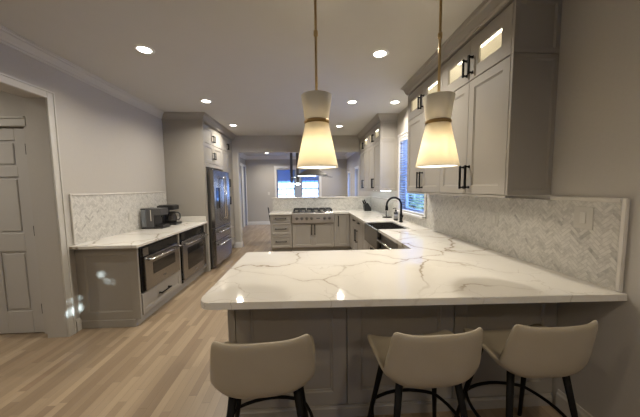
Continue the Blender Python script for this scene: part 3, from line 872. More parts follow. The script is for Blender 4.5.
for z0, z1, zh in ((0.515, 0.748, 0.67), (0.07, 0.508, 0.44)):
    dd = link('drawer', B(fx - 0.07, fx, fy0, fy1, z0, z1, bev=0.006, seg=2), M['steel'], t)
    hb = BM(); tube(hb, [(fx + 0.055, fy0 + 0.05, zh), (fx + 0.055, fy1 - 0.05, zh)], 0.012, 12)
    for q in (fy0 + 0.09, fy1 - 0.09): tube(hb, [(fx, q, zh), (fx + 0.055, q, zh)], 0.011, 10)
    link('handle', hb, M['chrome'], dd)
link('hinge_cover', B(fx - 0.16, fx - 0.02, fy0 + 0.02, fy0 + 0.10, 1.80, 1.825, bev=0.004), M['greymetal'], t)

# --- right upper cabinets
XU = 1.315
ZU0, ZR, = 1.392, 2.293
def upper(y0, y1, label, group, end=None):
    t = thing('upper_cabinet', label, 'cabinet', (XR, y0, ZU0), group)
    xb = XU + DT
    b = BM()
    box(b, xb, XR - 0.002, y0, y1, ZU0, ZR)                                   # closed lower box
    box(b, xb, XR - 0.002, y0, y0 + 0.018, ZR, ZK); box(b, xb, XR - 0.002, y1 - 0.018, y1, ZR, ZK)
    box(b, xb, XR - 0.002, y0 + 0.018, y1 - 0.018, ZK - 0.018, ZK)
    link('body', b, M['cab'], t)
    li = BM()
    for q in ((XR - 0.010, XR - 0.003, y0 + 0.019, y1 - 0.019, ZR + 0.001, ZK - 0.019), (XU + 0.03, XR - 0.010, y0 + 0.0185, y0 + 0.022, ZR + 0.001, ZK - 0.019), (XU + 0.03, XR - 0.010, y1 - 0.022, y1 - 0.0185, ZR + 0.001, ZK - 0.019),
              (XU + 0.03, XR - 0.010, y0 + 0.022, y1 - 0.022, ZK - 0.022, ZK - 0.0185), (XU + 0.03, XR - 0.010, y0 + 0.022, y1 - 0.022, ZR + 0.001, ZR + 0.004)):
        box(li, *q)
    link('lining', li, M['cab_in'], t)
    link('light_rail', B(XU + 0.004, XU + 0.022, y0, y1, ZU0 - 0.018, ZU0, bev=0.002), M['cab'], t)
    ym = (y0 + y1) / 2
    s = link('led_strip', B(XU + 0.115, XU + 0.140, y0 + 0.05, y1 - 0.05, ZK - 0.034, ZK - 0.0225, bev=0.003), M['led'], t)
    s['label'] = 'glowing strip light inside the glazed cabinet'
    for a, c, hy in ((y0, ym, ym - 0.035), (ym, y1, ym + 0.035)):
        dd = door_part(t, 'door', a, c, ZU0 + 0.002, ZR - 0.004, XU, '-X', fr=0.062)
        hpull(dd, '-X', XU, hy, hy, 1.435, 1.625, True, r=0.0065, stand=0.034)
        g = door_part(t, 'glass_door', a, c, ZR, ZK - 0.012, XU, '-X', fr=0.085, glass=True)
        link('glass', B(XU + 0.012, XU + 0.015, a + 0.075, c - 0.075, ZR + 0.075, ZK - 0.085), M['pane'], g)
        hpull(g, '-X', XU, hy, hy, 2.335, 2.475, True, r=0.0065, stand=0.034)
    for yl in ((y0 + ym) / 2, (y1 + ym) / 2):
        l = bpy.data.lights.new('cabinet_lamp', 'POINT'); l.energy = 0.32; l.color = (1.0, 0.88, 0.62); l.shadow_soft_size = 0.02
        lo_ = bpy.data.objects.new('cabinet_lamp', l); lo_.location = (XU + 0.18, yl, ZR + 0.10); C.objects.link(lo_)
    return t
GU = 'wall cabinets on the right wall'
u1 = upper(1.655, 2.50, 'nearest taupe wall cabinet on the right, with its panelled end towards the camera', GU)
u2 = upper(2.50, 3.35, 'taupe wall cabinet on the right between the nearest one and the sink window', GU)
u3 = upper(4.62, 5.51, 'taupe wall cabinet just beyond the sink window, its side lit blue', GU)
u4 = upper(5.51, YB - 0.004, 'farthest taupe wall cabinet on the right, against the header wall', GU)
def end_panel(root, y):
    e = BM(); w = XR - XU
    shaker(e, w, ZR - ZU0 - 0.004, at=(XU, y - 0.018, ZU0), facing='-Y', fr=0.030, t=0.018, rec=0.008, ogee=0.006)
    shaker(e, w, ZK - ZR + 0.002, at=(XU, y - 0.018, ZR), facing='-Y', fr=0.030, t=0.018, rec=0.008, ogee=0.006)
    link('end_panel', e, M['cab'], root)
end_panel(u1, 1.652); end_panel(u3, 4.617)
cm = thing('crown_moulding', 'taupe crown moulding above the nearest two wall cabinets on the right', 'moulding', (XR, 1.65, ZK))
link('moulding', sweep(BM(), [(XR - 0.002, 1.634), (XU, 1.634), (XU, 3.352), (XR - 0.002, 3.352)][::-1], [(-o, z) for o, z in crown_prof(H, 0.1045, 0.075)]), M['cab'], cm)
link('backing', B(XU + 0.002, XR - 0.002, 1.66, 3.35, ZK + 0.001, H - 0.001), M['cab'], cm)
cm = thing('crown_moulding', 'taupe crown moulding above the two wall cabinets beyond the window', 'moulding', (XR, 4.62, ZK))
link('moulding', sweep(BM(), [(XR - 0.002, 4.599), (XU, 4.599), (XU, YB - 0.002)][::-1], [(-o, z) for o, z in crown_prof(H, 0.1045, 0.075)]), M['cab'], cm)
link('backing', B(XU + 0.002, XR - 0.002, 4.62, YB - 0.004, ZK + 0.001, H - 0.001), M['cab'], cm)
# glowing beads standing in for the sparkles under the far wall cabinets
for i in range(7):
    yy = 4.72 + i * 0.27
    lab = 'tiny cool glowing bead standing in for a sparkle under the far wall cabinets'
    pk = lathe(BM(), XR - 0.10, yy, [(0.001, ZU0 - 0.016), (0.026, ZU0 - 0.016), (0.03, ZU0), (0.001, ZU0)], 14)
    o = link('sparkle_bead', pk, M['ledc']); tag(o, lab, 'light', 'sparkle beads under the far wall cabinets')
area_light('sparkle_lamp', (XR - 0.12, 5.5, ZU0 - 0.02), (0, 0, math.pi / 2), 1.6, 1.2, (0.85, 0.93, 1.0), 'RECTANGLE', 0.04)  # added lamp carrying the light of the sparkle beads

# --- far base run (under the range)
YF = 5.785
ZB = ZC - TC - 0.001
def base_y(x0, x1, label, group='base cabinets in the far run'):
    t = thing('base_cabinet', label, 'cabinet', (x0, YF, 0), group)
    return t
t = base_y(-0.835, CT0 - 0.008, 'three-drawer taupe base cabinet left of the range')
link('body', B(-0.835, CT0 - 0.008, YF + DT, YB - 0.002, 0.10, ZB), M['cab'], t)
link('toe_kick', B(-0.82, CT0 - 0.008, YF + 0.075, YB - 0.01, 0, 0.10), M['cab'], t)
for z0, z1 in ((0.69, 0.86), (0.405, 0.683), (0.108, 0.398)):
    dd = door_part(t, 'drawer', -0.835, CT0 - 0.012, z0, z1, YF, '-Y', fr=0.04)
    zc = (z0 + z1) / 2
    hpull(dd, '-Y', YF, -0.725, -0.475, zc, zc, False, r=0.007)
t = base_y(CT0, CT1, 'two-door taupe base cabinet directly under the gas cooktop')
link('body', B(CT0, CT1, YF + DT, YB - 0.02, 0.10, 0.672), M['cab'], t)
link('toe_kick', B(CT0, CT1, YF + 0.075, YB - 0.03, 0, 0.10), M['cab'], t)
xm = (CT0 + CT1) / 2
for a, b, hx in ((CT0, xm, xm - 0.035), (xm, CT1, xm + 0.035)):
    dd = door_part(t, 'door', a, b, 0.108, 0.668, YF, '-Y')
    hpull(dd, '-Y', YF, hx, hx, 0.40, 0.63, True, r=0.007)
t = base_y(CT1 + 0.008, 0.965, 'narrow taupe base cabinet in the corner right of the range')
link('body', B(CT1 + 0.008, 0.985, YF + DT, YB - 0.002, 0.10, ZB), M['cab'], t)
link('filler', B(CT1 + 0.008, CT1 + 0.05, YF, YF + DT, 0.108, 0.86), M['cab'], t)
link('toe_kick', B(CT1 + 0.008, 0.98, YF + 0.075, YB - 0.01, 0, 0.10), M['cab'], t)
dd = door_part(t, 'door', CT1 + 0.055, 0.955, 0.108, 0.86, YF, '-Y')
hpull(dd, '-Y', YF, CT1 + 0.10, CT1 + 0.10, 0.58, 0.82, True, r=0.007)

# --- range top
t = thing('gas_cooktop', 'stainless six-knob gas cooktop with black cast iron grates', 'stove', (xm, 5.9, 0.68))
link('body', B(CT0 + 0.004, CT1 - 0.004, 5.76, 6.295, 0.680, 0.915, bev=0.004), M['steel'], t)
fp = BM(); prism(fp, [(CT0 + 0.004, 5.735), (CT1 - 0.004, 5.735), (CT1 - 0.004, 5.775), (CT0 + 0.004, 5.775)], 0.675, 0.895, bev=0.012, seg=3)
pn = link('knob_panel', fp, M['steel_bright'], t)
for kx in (-0.235, -0.125, -0.015, 0.095, 0.385, 0.495):
    kb = BM(); tube(kb, [(kx, 5.7355, 0.775), (kx, 5.728, 0.775)], 0.034, 20); tube(kb, [(kx, 5.73, 0.775), (kx, 5.695, 0.775)], [0.026, 0.022], 20)
    kk = link('knob', kb, M['steel_dark'], pn)
link('badge', B(0.20, 0.28, 5.731, 5.7355, 0.765, 0.785), M['greymetal'], pn)
for gi in range(3):
    gx0 = CT0 + 0.03 + gi * 0.298; gx1 = gx0 + 0.288
    g = BM()
    zt = 0.975
    for xx in (gx0 + 0.007, (gx0 + gx1) / 2, gx1 - 0.007): box(g, xx - 0.006, xx + 0.006, 5.80, 6.26, zt - 0.016, zt, bev=0.002)
    for yy in (5.807, 5.92, 6.03, 6.14, 6.253): box(g, gx0, gx1, yy - 0.006, yy + 0.006, zt - 0.016, zt, bev=0.002)
    for xx in (gx0 + 0.012, gx1 - 0.012):
        for yy in (5.812, 6.03, 6.248): box(g, xx - 0.009, xx + 0.009, yy - 0.009, yy + 0.009, 0.914, zt - 0.01)
    gr = link('grate', g, M['iron'], t)
    for yy in (5.92, 6.14):
        link('burner', lathe(BM(), (gx0 + gx1) / 2, yy, [(0.001, 0.914), (0.055, 0.914), (0.052, 0.926), (0.035, 0.928), (0.034, 0.934), (0.001, 0.935)], 20), M['iron'], t)

# --- range hood
hx, hy = 0.135, 6.08
t = thing('range_hood', 'dark island range hood with curved glass canopy hanging over the range', 'range hood', (hx, hy, H))
link('chimney', B(hx - 0.13, hx + 0.13, hy - 0.12, hy + 0.12, 1.86, H - 0.001, bev=0.003), M['steel_dark'], t)
c = BM()
lo = [c.verts.new((hx + a * 0.34, hy + b * 0.22, 1.755)) for a, b in ((-1, -1), (1, -1), (1, 1), (-1, 1))]
hi = [c.verts.new((hx + a * 0.15, hy + b * 0.13, 1.87)) for a, b in ((-1, -1), (1, -1), (1, 1), (-1, 1))]
c.faces.new(lo[::-1]); c.faces.new(hi)
for q in range(4): c.faces.new((lo[q], lo[(q + 1) % 4], hi[(q + 1) % 4], hi[q]))
box(c, hx - 0.34, hx + 0.34, hy - 0.22, hy + 0.22, 1.735, 1.7545)
link('canopy', c, M['steel_dark'], t)
g = BM()
pts = []
for i in range(17):
    a = -1 + 2 * i / 16
    pts.append((hx + a * 0.455, 1.745 - 0.055 * a * a))
for (xa, za), (xb, zb) in zip(pts, pts[1:]):
    v = [g.verts.new(p) for p in ((xa, hy - 0.26, za), (xb, hy - 0.26, zb), (xb, hy + 0.26, zb), (xa, hy + 0.26, za), (xa, hy - 0.26, za + 0.008), (xb, hy - 0.26, zb + 0.008), (xb, hy + 0.26, zb + 0.008), (xa, hy + 0.26, za + 0.008))]
    for f_ in ((0, 3, 2, 1), (4, 5, 6, 7), (0, 1, 5, 4), (2, 3, 7, 6)): g.faces.new([v[i] for i in f_])
bmesh.ops.remove_doubles(g, verts=g.verts, dist=1e-5)
link('glass_wing', g, M['smoke'], t)
link('light_bar', B(hx - 0.33, hx + 0.06, hy - 0.235, hy - 0.215, 1.715, 1.733), M['ledc'], t)
area_light('hood_lamp', (hx, hy, 1.71), (0, 0, 0), 0.5, 2.0, (0.95, 0.97, 1.0), 'RECTANGLE', 0.1)

# --- right base run, faces at X = 0.965
XF = 0.967
t = thing('base_cabinet', 'taupe corner base cabinet between range run and apron sink', 'cabinet', (XF, 4.1, 0), 'base cabinets on the right wall')
link('body', B(XF + DT, XR - 0.002, SK1 + 0.03, YF + DT - 0.001, 0.10, ZB), M['cab'], t)
link('toe_kick', B(XF + 0.075, XR - 0.01, SK1 + 0.03, YF + DT - 0.001, 0, 0.10), M['cab'], t)
for a, b in ((4.50, 4.98), (4.98, 5.46)):
    dd = door_part(t, 'drawer', a, b, 0.70, 0.86, XF, '-X', fr=0.035)
    yc = (a + b) / 2
    hpull(dd, '-X', XF, yc - 0.07, yc + 0.07, 0.785, 0.785, False, r=0.007)
    dd = door_part(t, 'door', a, b, 0.108, 0.695, XF, '-X')
    hy_ = b - 0.06 if a < 4.9 else a + 0.08
    hpull(dd, '-X', XF, hy_, hy_, 0.38, 0.62, True, r=0.007)
link('filler', B(XF, XF + DT, 5.465, YF - 0.001, 0.108, 0.86), M['cab'], t)
dd = door_part(t, 'door', SK1 + 0.035, 4.495, 0.108, 0.86, XF, '-X', fr=0.05)
t = thing('base_cabinet', 'taupe base cabinet under the apron sink', 'cabinet', (XF, SK0, 0), 'base cabinets on the right wall')
link('body', B(XF + DT, XR - 0.002, SK0 - 0.02, SK1 + 0.028, 0.10, 0.60), M['cab'], t)
link('toe_kick', B(XF + 0.075, XR - 0.01, SK0 - 0.02, SK1 + 0.028, 0, 0.10), M['cab'], t)
ys = (SK0 + SK1) / 2
for a, b, hy_ in ((SK0 - 0.018, ys, ys - 0.04), (ys, SK1 + 0.026, ys + 0.04)):
    dd = door_part(t, 'door', a, b, 0.108, 0.595, XF, '-X')
    hpull(dd, '-X', XF, hy_, hy_, 0.36, 0.56, True, r=0.007)

# --- apron sink
t = thing('sink', 'dark stainless apron front sink set into the right hand worktop', 'sink', (1.15, ys, 0.62))
sx0, sx1 = 0.915, 1.385
link('apron', B(sx0, sx0 + 0.03, SK0 + 0.004, SK1 - 0.004, 0.615, ZC - 0.012, bev=0.006, seg=2), M['sink'], t)
bs = BM()
zt, zb = ZC - 0.015, 0.66
bx0, bx1, by0, by1 = sx0 + 0.03, 1.367, SK0 + 0.006, SK1 - 0.006
box(bs, bx0, bx1, by0, by1, zb - 0.02, zb)
box(bs, bx0, bx1, by0, by0 + 0.014, zb, zt); box(bs, bx0, bx1, by1 - 0.014, by1, zb, zt)
box(bs, bx1 - 0.014, bx1, by0 + 0.014, by1 - 0.014, zb, zt)
link('basin', bs, M['sink'], t)
link('drain', lathe(BM(), 1.16, ys, [(0.001, zb + 0.0005), (0.055, zb + 0.0005), (0.05, zb + 0.005), (0.02, zb + 0.002), (0.001, zb + 0.002)], 20), M['chrome'], t)

# --- dishwasher and end filler
t = thing('dishwasher', 'dark stainless dishwasher with a bright bar handle beside the sink', 'dishwasher', (XF, 2.7, 0))
dy0, dy1 = 2.70, SK0 - 0.025
link('housing', B(XF + 0.03, XR - 0.05, dy0 + 0.01, dy1 - 0.01, 0.10, ZB - 0.003), M['greymetal'], t)
dd = link('door', B(XF - 0.004, XF + 0.03, dy0, dy1, 0.11, ZB - 0.004, bev=0.004), M['steel_dark'], t)
hb = BM(); tube(hb, [(XF - 0.05, dy0 + 0.05, 0.765), (XF - 0.05, dy1 - 0.02, 0.765)], 0.011, 12)
for q in (dy0 + 0.08, dy1 - 0.05): tube(hb, [(XF - 0.003, q, 0.765), (XF - 0.05, q, 0.765)], 0.010, 10)
link('handle', hb, M['chrome'], dd)
link('toe_kick', B(XF + 0.075, XR - 0.06, dy0, dy1, 0, 0.10), M['black'], t)
t = thing('base_cabinet', 'taupe base cabinet between dishwasher and peninsula', 'cabinet', (XF, 2.2, 0), 'base cabinets on the right wall')
link('body', B(XF + DT, XR - 0.002, 2.205, dy0 - 0.003, 0.10, ZB), M['cab'], t)
link('toe_kick', B(XF + 0.075, XR - 0.01, 2.205, dy0 - 0.003, 0, 0.10), M['cab'], t)
door_part(t, 'door', 2.225, dy0 - 0.004, 0.108, 0.86, XF, '-X', fr=0.05)

# --- peninsula base
t = thing('peninsula_base', 'taupe panelled peninsula base under the seating overhang', 'cabinet', (0.5, 1.9, 0))
px0, py0 = -0.495, 1.535
link('body', B(px0 + 0.02, XR - 0.002, py0 + 0.02, 2.19, 0, ZB), M['cab'], t)
link('end_panel', B(px0, px0 + 0.02, py0, 2.195, 0, ZB, bev=0.002), M['cab'], t)
link('corner_stile', B(px0 + 0.001, px0 + 0.045, py0 - 0.002, py0 + 0.02, 0, ZB, bev=0.002), M['cab'], t)
xs = [px0 + 0.045, 0.235, 0.925, XR - 0.004]
for a, b in zip(xs, xs[1:]):
    link('panel', shaker(BM(), b - a - 0.006, ZB - 0.08, at=(a + 0.003, py0, 0.076), facing='-Y', fr=0.085, t=0.02, ogee=0.016, rec=0.010), M['cab'], t)
link('base_board', sweep(BM(), [(XR - 0.02, py0 + 0.001), (px0 + 0.001, py0 + 0.001), (px0 + 0.001, 2.19)][::-1], [(-o, z) for o, z in base_prof(0.075)]), M['cab'], t)

# ------------------------------------------------------------------ switches and outlets
def plate_x(x, y, z, w, h, side, label, n=1, horiz=False):
    s = 1 if side == '+X' else -1
    t = thing('wall_plate', label, 'outlet', (x, y, z))
    a, b = sorted((x, x + s * 0.006))
    link('cover', B(a, b, y - w / 2, y + w / 2, z - h / 2, z + h / 2, bev=0.002), M['plate'], t)
    for i in range(n):
        yc = y + (i - (n - 1) / 2) * 0.046
        a, b = sorted((x + s * 0.006, x + s * 0.010))
        link('rocker', B(a, b, yc - 0.016, yc + 0.016, z - 0.033, z + 0.033, bev=0.0015), M['rocker'], t)
    return t
plate_x(XR - 0.0105, 1.412, 1.265, 0.105, 0.13, '-X', 'ivory switch plate on the marble backsplash near the right edge', 1)
plate_x(XR - 0.0105, 2.12, 1.17, 0.08, 0.12, '-X', 'ivory outlet on the marble backsplash below the upper cabinets')
plate_x(XL + 0.0105, 3.60, 1.10, 0.08, 0.12, '+X', 'ivory outlet on the left backsplash beside the coffee machine')
t = thing('wall_plate', 'small white light switch on the dining room wall left of the window', 'switch', (-1.53, YD, 1.25))
link('cover', B(-1.57, -1.49, YD - 0.006, YD, 1.19, 1.31, bev=0.002), M['rocker'], t)
link('rocker', B(-1.546, -1.514, YD - 0.010, YD - 0.006, 1.217, 1.283, bev=0.0015), M['rocker'], t)

# ------------------------------------------------------------------ faucet, bottle, tray, knife block
fx_, fy_ = 1.475, 3.97
t = thing('faucet', 'matte black gooseneck faucet behind the sink', 'faucet', (fx_, fy_, ZC))
link('base', lathe(BM(), fx_, fy_, [(0.001, ZC), (0.030, ZC), (0.030, ZC + 0.012), (0.024, ZC + 0.018), (0.022, ZC + 0.13), (0.014, ZC + 0.145), (0.001, ZC + 0.145)], 20), M['black'], t)
neck = [(fx_, fy_, ZC + 0.13), (fx_, fy_, ZC + 0.26)] + [(fx_ - 0.115 + 0.115 * math.cos(math.radians(a)), fy_ + 0.0, ZC + 0.275 + 0.115 * math.sin(math.radians(a))) for a in range(0, 181, 12)]
link('neck', tube(BM(), neck, 0.0155, 12), M['black'], t)
link('spray_head', tube(BM(), [(fx_ - 0.230, fy_, ZC + 0.278), (fx_ - 0.231, fy_, ZC + 0.25), (fx_ - 0.231, fy_, ZC + 0.19)], [0.016, 0.021, 0.023], 14), M['black'], t)
link('lever', tube(BM(), [(fx_, fy_ - 0.02, ZC + 0.08), (fx_, fy_ - 0.05, ZC + 0.085), (fx_ - 0.01, fy_ - 0.11, ZC + 0.12)], [0.011, 0.009, 0.006], 10), M['black'], t)
bx_, by_ = 1.475, 4.21
t = thing('soap_bottle', 'black pump bottle with a pale label beside the faucet', 'bottle', (bx_, by_, ZC))
link('bottle_body', lathe(BM(), bx_, by_, [(0.001, ZC), (0.034, ZC), (0.036, ZC + 0.006), (0.036, ZC + 0.125), (0.030, ZC + 0.142), (0.014, ZC + 0.150), (0.014, ZC + 0.160), (0.001, ZC + 0.160)], 20), M['bplastic'], t)
link('label_band', lathe(BM(), bx_, by_, [(0.0362, ZC + 0.03), (0.0366, ZC + 0.03), (0.0366, ZC + 0.10), (0.0362, ZC + 0.10)], 20, False, False), M['label'], t)
pb = BM(); lathe(pb, bx_, by_, [(0.001, ZC + 0.160), (0.017, ZC + 0.160), (0.017, ZC + 0.175), (0.005, ZC + 0.178), (0.005, ZC + 0.20), (0.001, ZC + 0.20)], 14); tube(pb, [(bx_ + 0.01, by_, ZC + 0.202), (bx_ - 0.03, by_, ZC + 0.205), (bx_ - 0.05, by_, ZC + 0.19)], 0.006, 8)
link('pump', pb, M['black'], t)
tx, ty = 1.46, 4.62
t = thing('towel_holder', 'black round-based stand with a slim post behind the faucet', 'holder', (tx, ty, ZC))
link('base', lathe(BM(), tx, ty, [(0.001, ZC), (0.088, ZC), (0.090, ZC + 0.006), (0.086, ZC + 0.014), (0.001, ZC + 0.016)], 28), M['black'], t)
link('post', tube(BM(), [(tx - 0.02, ty, ZC + 0.014), (tx - 0.02, ty, ZC + 0.12)], [0.009, 0.006], 10), M['black'], t)
kx, ky = 1.40, 6.0
t = thing('knife_block', 'slanted black knife block in the far corner of the worktop', 'knife block', (kx, ky, ZC))
kb = BM()
pr = [(-0.06, 0.0), (0.095, 0.0), (0.095, 0.065), (0.01, 0.195), (-0.075, 0.15)]
for s_ in (0,):
    A = [kb.verts.new((kx + x, ky - 0.065, ZC + z)) for x, z in pr]; Bv = [kb.verts.new((kx + x, ky + 0.065, ZC + z)) for x, z in pr]
    kb.faces.new(A); kb.faces.new(Bv[::-1])
    for q in range(5): kb.faces.new((A[q], A[(q + 1) % 5], Bv[(q + 1) % 5], Bv[q]))
link('block', kb, M['bplastic'], t)
for i, (u, v_) in enumerate(((0.2, -0.03), (0.2, 0.0), (0.2, 0.03), (0.7, -0.02), (0.7, 0.02))):
    bxk = kx - 0.075 + 0.07 * u; bz = ZC + 0.15 + 0.04 * u
    link('knife_handle', tube(BM(), [(bxk + 0.01, ky + v_, bz - 0.015), (bxk - 0.03, ky + v_, bz + 0.085)], 0.012, 8), M['black'], t)

# ------------------------------------------------------------------ coffee machines
t = thing('espresso_machine', 'grey box-shaped coffee machine with a side water tank, left of the drip maker', 'coffee machine', (-2.2, 3.88, ZC))
ex0, ex1, ey0, ey1 = -2.37, -2.095, 3.77, 3.99
z0 = ZC
b_ = BM()
box(b_, ex0 + 0.07, ex1 - 0.10, ey0, ey1, z0 + 0.01, z0 + 0.29, bev=0.006)
box(b_, ex1 - 0.105, ex1, ey0 + 0.005, ey1 - 0.005, z0 + 0.19, z0 + 0.288, bev=0.006)
link('body', b_, M['greymetal'], t)
link('base', B(ex0, ex1 + 0.02, ey0 - 0.002, ey1 + 0.002, z0, z0 + 0.022, bev=0.004), M['bplastic'], t)
link('water_tank', B(ex0, ex0 + 0.066, ey0 + 0.004, ey1 - 0.004, z0 + 0.022, z0 + 0.275, bev=0.01, seg=2), M['tank'], t)
link('tank_lid', B(ex0 - 0.002, ex0 + 0.068, ey0, ey1, z0 + 0.275, z0 + 0.292, bev=0.004), M['bplastic'], t)
link('side_bar', B(ex0 + 0.135, ex0 + 0.150, ey0 - 0.006, ey0 + 0.001, z0 + 0.11, z0 + 0.27, bev=0.002), M['chrome'], t)
link('brew_recess', B(ex1 - 0.11, ex1 - 0.092, ey0 + 0.01, ey1 - 0.01, z0 + 0.022, z0 + 0.19), M['bplastic'], t)
link('drip_tray', B(ex1 - 0.09, ex1 + 0.015, ey0 + 0.02, ey1 - 0.02, z0 + 0.022, z0 + 0.05, bev=0.003), M['bplastic'], t)
link('spout', tube(BM(), [(ex1 - 0.045, (ey0 + ey1) / 2, z0 + 0.20), (ex1 - 0.045, (ey0 + ey1) / 2, z0 + 0.155)], [0.02, 0.012], 12), M['bplastic'], t)
t = thing('drip_coffee_maker', 'black drip coffee maker with glass carafe against the refrigerator cabinet side', 'coffee machine', (-2.15, 4.25, ZC))
cx0, cx1, cy0, cy1 = -2.35, -2.10, 4.14, 4.33
link('base', B(cx0, cx1 + 0.035, cy0, cy1, z0, z0 + 0.035, bev=0.01, seg=2), M['bplastic'], t)
link('water_column', B(cx0, cx0 + 0.10, cy0, cy1, z0 + 0.035, z0 + 0.303, bev=0.008, seg=2), M['bplastic'], t)
link('brew_head', B(cx0 + 0.09, cx1 - 0.0, cy0, cy1, z0 + 0.235, z0 + 0.308, bev=0.012, seg=2), M['bplastic'], t)
link('lid', B(cx0 + 0.02, cx1 - 0.02, cy0 + 0.01, cy1 - 0.01, z0 + 0.306, z0 + 0.316, bev=0.004), M['greymetal'], t)
ccx, ccy = cx0 + 0.178, (cy0 + cy1) / 2
cf = link('carafe', lathe(BM(), ccx, ccy, [(0.001, z0 + 0.036), (0.055, z0 + 0.036), (0.072, z0 + 0.065), (0.074, z0 + 0.10), (0.055, z0 + 0.165), (0.050, z0 + 0.19), (0.001, z0 + 0.19)], 24), M['coffee'], t)
link('carafe_lid', lathe(BM(), ccx, ccy, [(0.052, z0 + 0.186), (0.054, z0 + 0.20), (0.03, z0 + 0.21), (0.001, z0 + 0.212)], 20), M['bplastic'], cf)
link('carafe_handle', tube(BM(), [(ccx + 0.05, ccy, z0 + 0.195), (ccx + 0.10, ccy, z0 + 0.19), (ccx + 0.125, ccy, z0 + 0.165), (ccx + 0.125, ccy, z0 + 0.10), (ccx + 0.10, ccy, z0 + 0.07), (ccx + 0.072, ccy, z0 + 0.075)], 0.010, 10), M['bplastic'], cf)

# ------------------------------------------------------------------ hourglass pendants
def pendant(x, y, label):
    t = thing('pendant_light', label, 'pendant lamp', (x, y, H), 'hourglass pendants over the peninsula')
    zb, zw, zt = 1.592, 1.890, 2.060
    rb, rw, rtp = 0.140, 0.076, 0.101
    link('canopy', lathe(BM(), 0, 0, [(0.001, 0), (0.062, 0), (0.062, -0.012), (0.055, -0.022), (0.012, -0.026), (0.001, -0.026)], 28), M['brass'], t, world=False)
    rd = BM(); tube(rd, [(0, 0, -0.02), (0, 0, zt - H - 0.0)], 0.0085, 10)
    for zz in (-0.28, ): lathe(rd, 0, 0, [(0.009, zz - 0.02), (0.0145, zz - 0.015), (0.0145, zz + 0.015), (0.009, zz + 0.02)], 12)
    tube(rd, [(0, 0, zt - H + 0.01), (0, 0, zt - H - 0.06)], 0.0085, 10)
    link('rod', rd, M['brass'], t, world=False)
    lo = lathe(BM(), 0, 0, [(rb, zb - H), (rw, zw - H), (rw - 0.003, zw - H), (rb - 0.003, zb - H), (rb, zb - H)], 48, False, False)
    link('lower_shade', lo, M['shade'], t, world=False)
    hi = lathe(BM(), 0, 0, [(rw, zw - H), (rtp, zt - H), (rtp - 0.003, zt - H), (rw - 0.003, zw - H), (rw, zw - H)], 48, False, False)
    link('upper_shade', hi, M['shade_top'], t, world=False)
    bd = lathe(BM(), 0, 0, [(rw + 0.004, zw - H - 0.012), (rw + 0.009, zw - H - 0.004), (rw + 0.009, zw - H + 0.004), (rw + 0.004, zw - H + 0.012), (rw - 0.004, zw - H + 0.010), (rw - 0.004, zw - H - 0.010), (rw + 0.004, zw - H - 0.012)], 40, False, False)
    link('waist_band', bd, M['brass_dark'], t, world=False)
    dz = zb - H + 0.006
    dd = lathe(BM(), 0, 0, [(0.001, dz), (rb - 0.006, dz), (rb - 0.006, dz + 0.004), (0.001, dz + 0.004)], 40)
    link('diffuser', dd, M['glow'], t, world=False)
    sp = BM()
    for k_ in range(3):
        a = 2 * math.pi * k_ / 3
        tube(sp, [(0, 0, zt - H - 0.03), (math.cos(a) * (rtp - 0.008), math.sin(a) * (rtp - 0.008), zt - H - 0.012)], 0.003, 6)
    tube(sp, [(0, 0, zt - H - 0.03), (0, 0, zw - H - 0.02)], 0.014, 10)
    link('socket_spider', sp, M['brass'], t, world=False)
    l = bpy.data.lights.new('pendant_bulb', 'POINT'); l.energy = PENDANT_POWER; l.color = (1.0, 0.88, 0.68); l.shadow_soft_size = 0.035
    lo_ = bpy.data.objects.new('pendant_bulb', l); lo_.location = (x, y, 1.73); C.objects.link(lo_)
    area_light('pendant_downlight', (x, y, zb - 0.004), (0, 0, 0), 0.24, 1.0, (1.0, 0.85, 0.62), spread=math.radians(160))
    return t
pendant(0.073, 1.75, 'left hourglass pendant with linen shade on a brass rod')
pendant(0.897, 1.75, 'right hourglass pendant with linen shade, in front of the wall cabinets')

# ------------------------------------------------------------------ dining room pieces
t = thing('pendant_light', 'dark twin-tube pendant lamp in the dining room before the window', 'pendant lamp', (-0.36, 7.8, H))
link('canopy', B(-0.50, -0.22, 7.74, 7.86, H - 0.03, H - 0.001, bev=0.004), M['greymetal'], t)
for xx in (-0.452, -0.272):
    a = link('lamp_tube', B(xx - 0.038, xx + 0.038, 7.765, 7.835, 1.60, H - 0.03, bev=0.006), M['greymetal'], t)
    link('bulb', lathe(BM(), xx, 7.8, [(0.001, 1.54), (0.05, 1.55), (0.075, 1.575), (0.05, 1.60), (0.001, 1.60)], 16), M['ledc'], a)
area_light('dining_lamp', (-0.36, 7.8, 1.55), (0, 0, 0), 0.2, 12, (1.0, 0.93, 0.82))
def chair(x, y, rz, label):
    t = thing('dining_chair', label, 'chair', (0, 0, 0))
    link('seat', B(-0.22, 0.22, -0.22, 0.22, 0.43, 0.48, bev=0.015, seg=2), M['seatcloth'], t)
    bk = BM(); box(bk, -0.21, 0.21, -0.03, 0.0, 0.0, 0.48, bev=0.012, seg=2)
    bk.transform(Matrix.Translation((0, -0.20, 0.47)) @ Matrix.Rotation(-0.13 * -1, 4, 'X'))
    link('backrest', bk, M['seatcloth'], t)
    for a, b in ((-1, -1), (1, -1), (-1, 1), (1, 1)):
        link('leg', tube(BM(), [(a * 0.19, b * 0.19, 0.435), (a * 0.205, b * 0.205, 0)], [0.018, 0.012], 10), M['black'], t)
    t.location = (x, y, 0); t.rotation_euler = (0, 0, rz)
    return t
chair(-0.78, 7.05, math.radians(-80), 'black dining chair just beyond the left end of the range run')

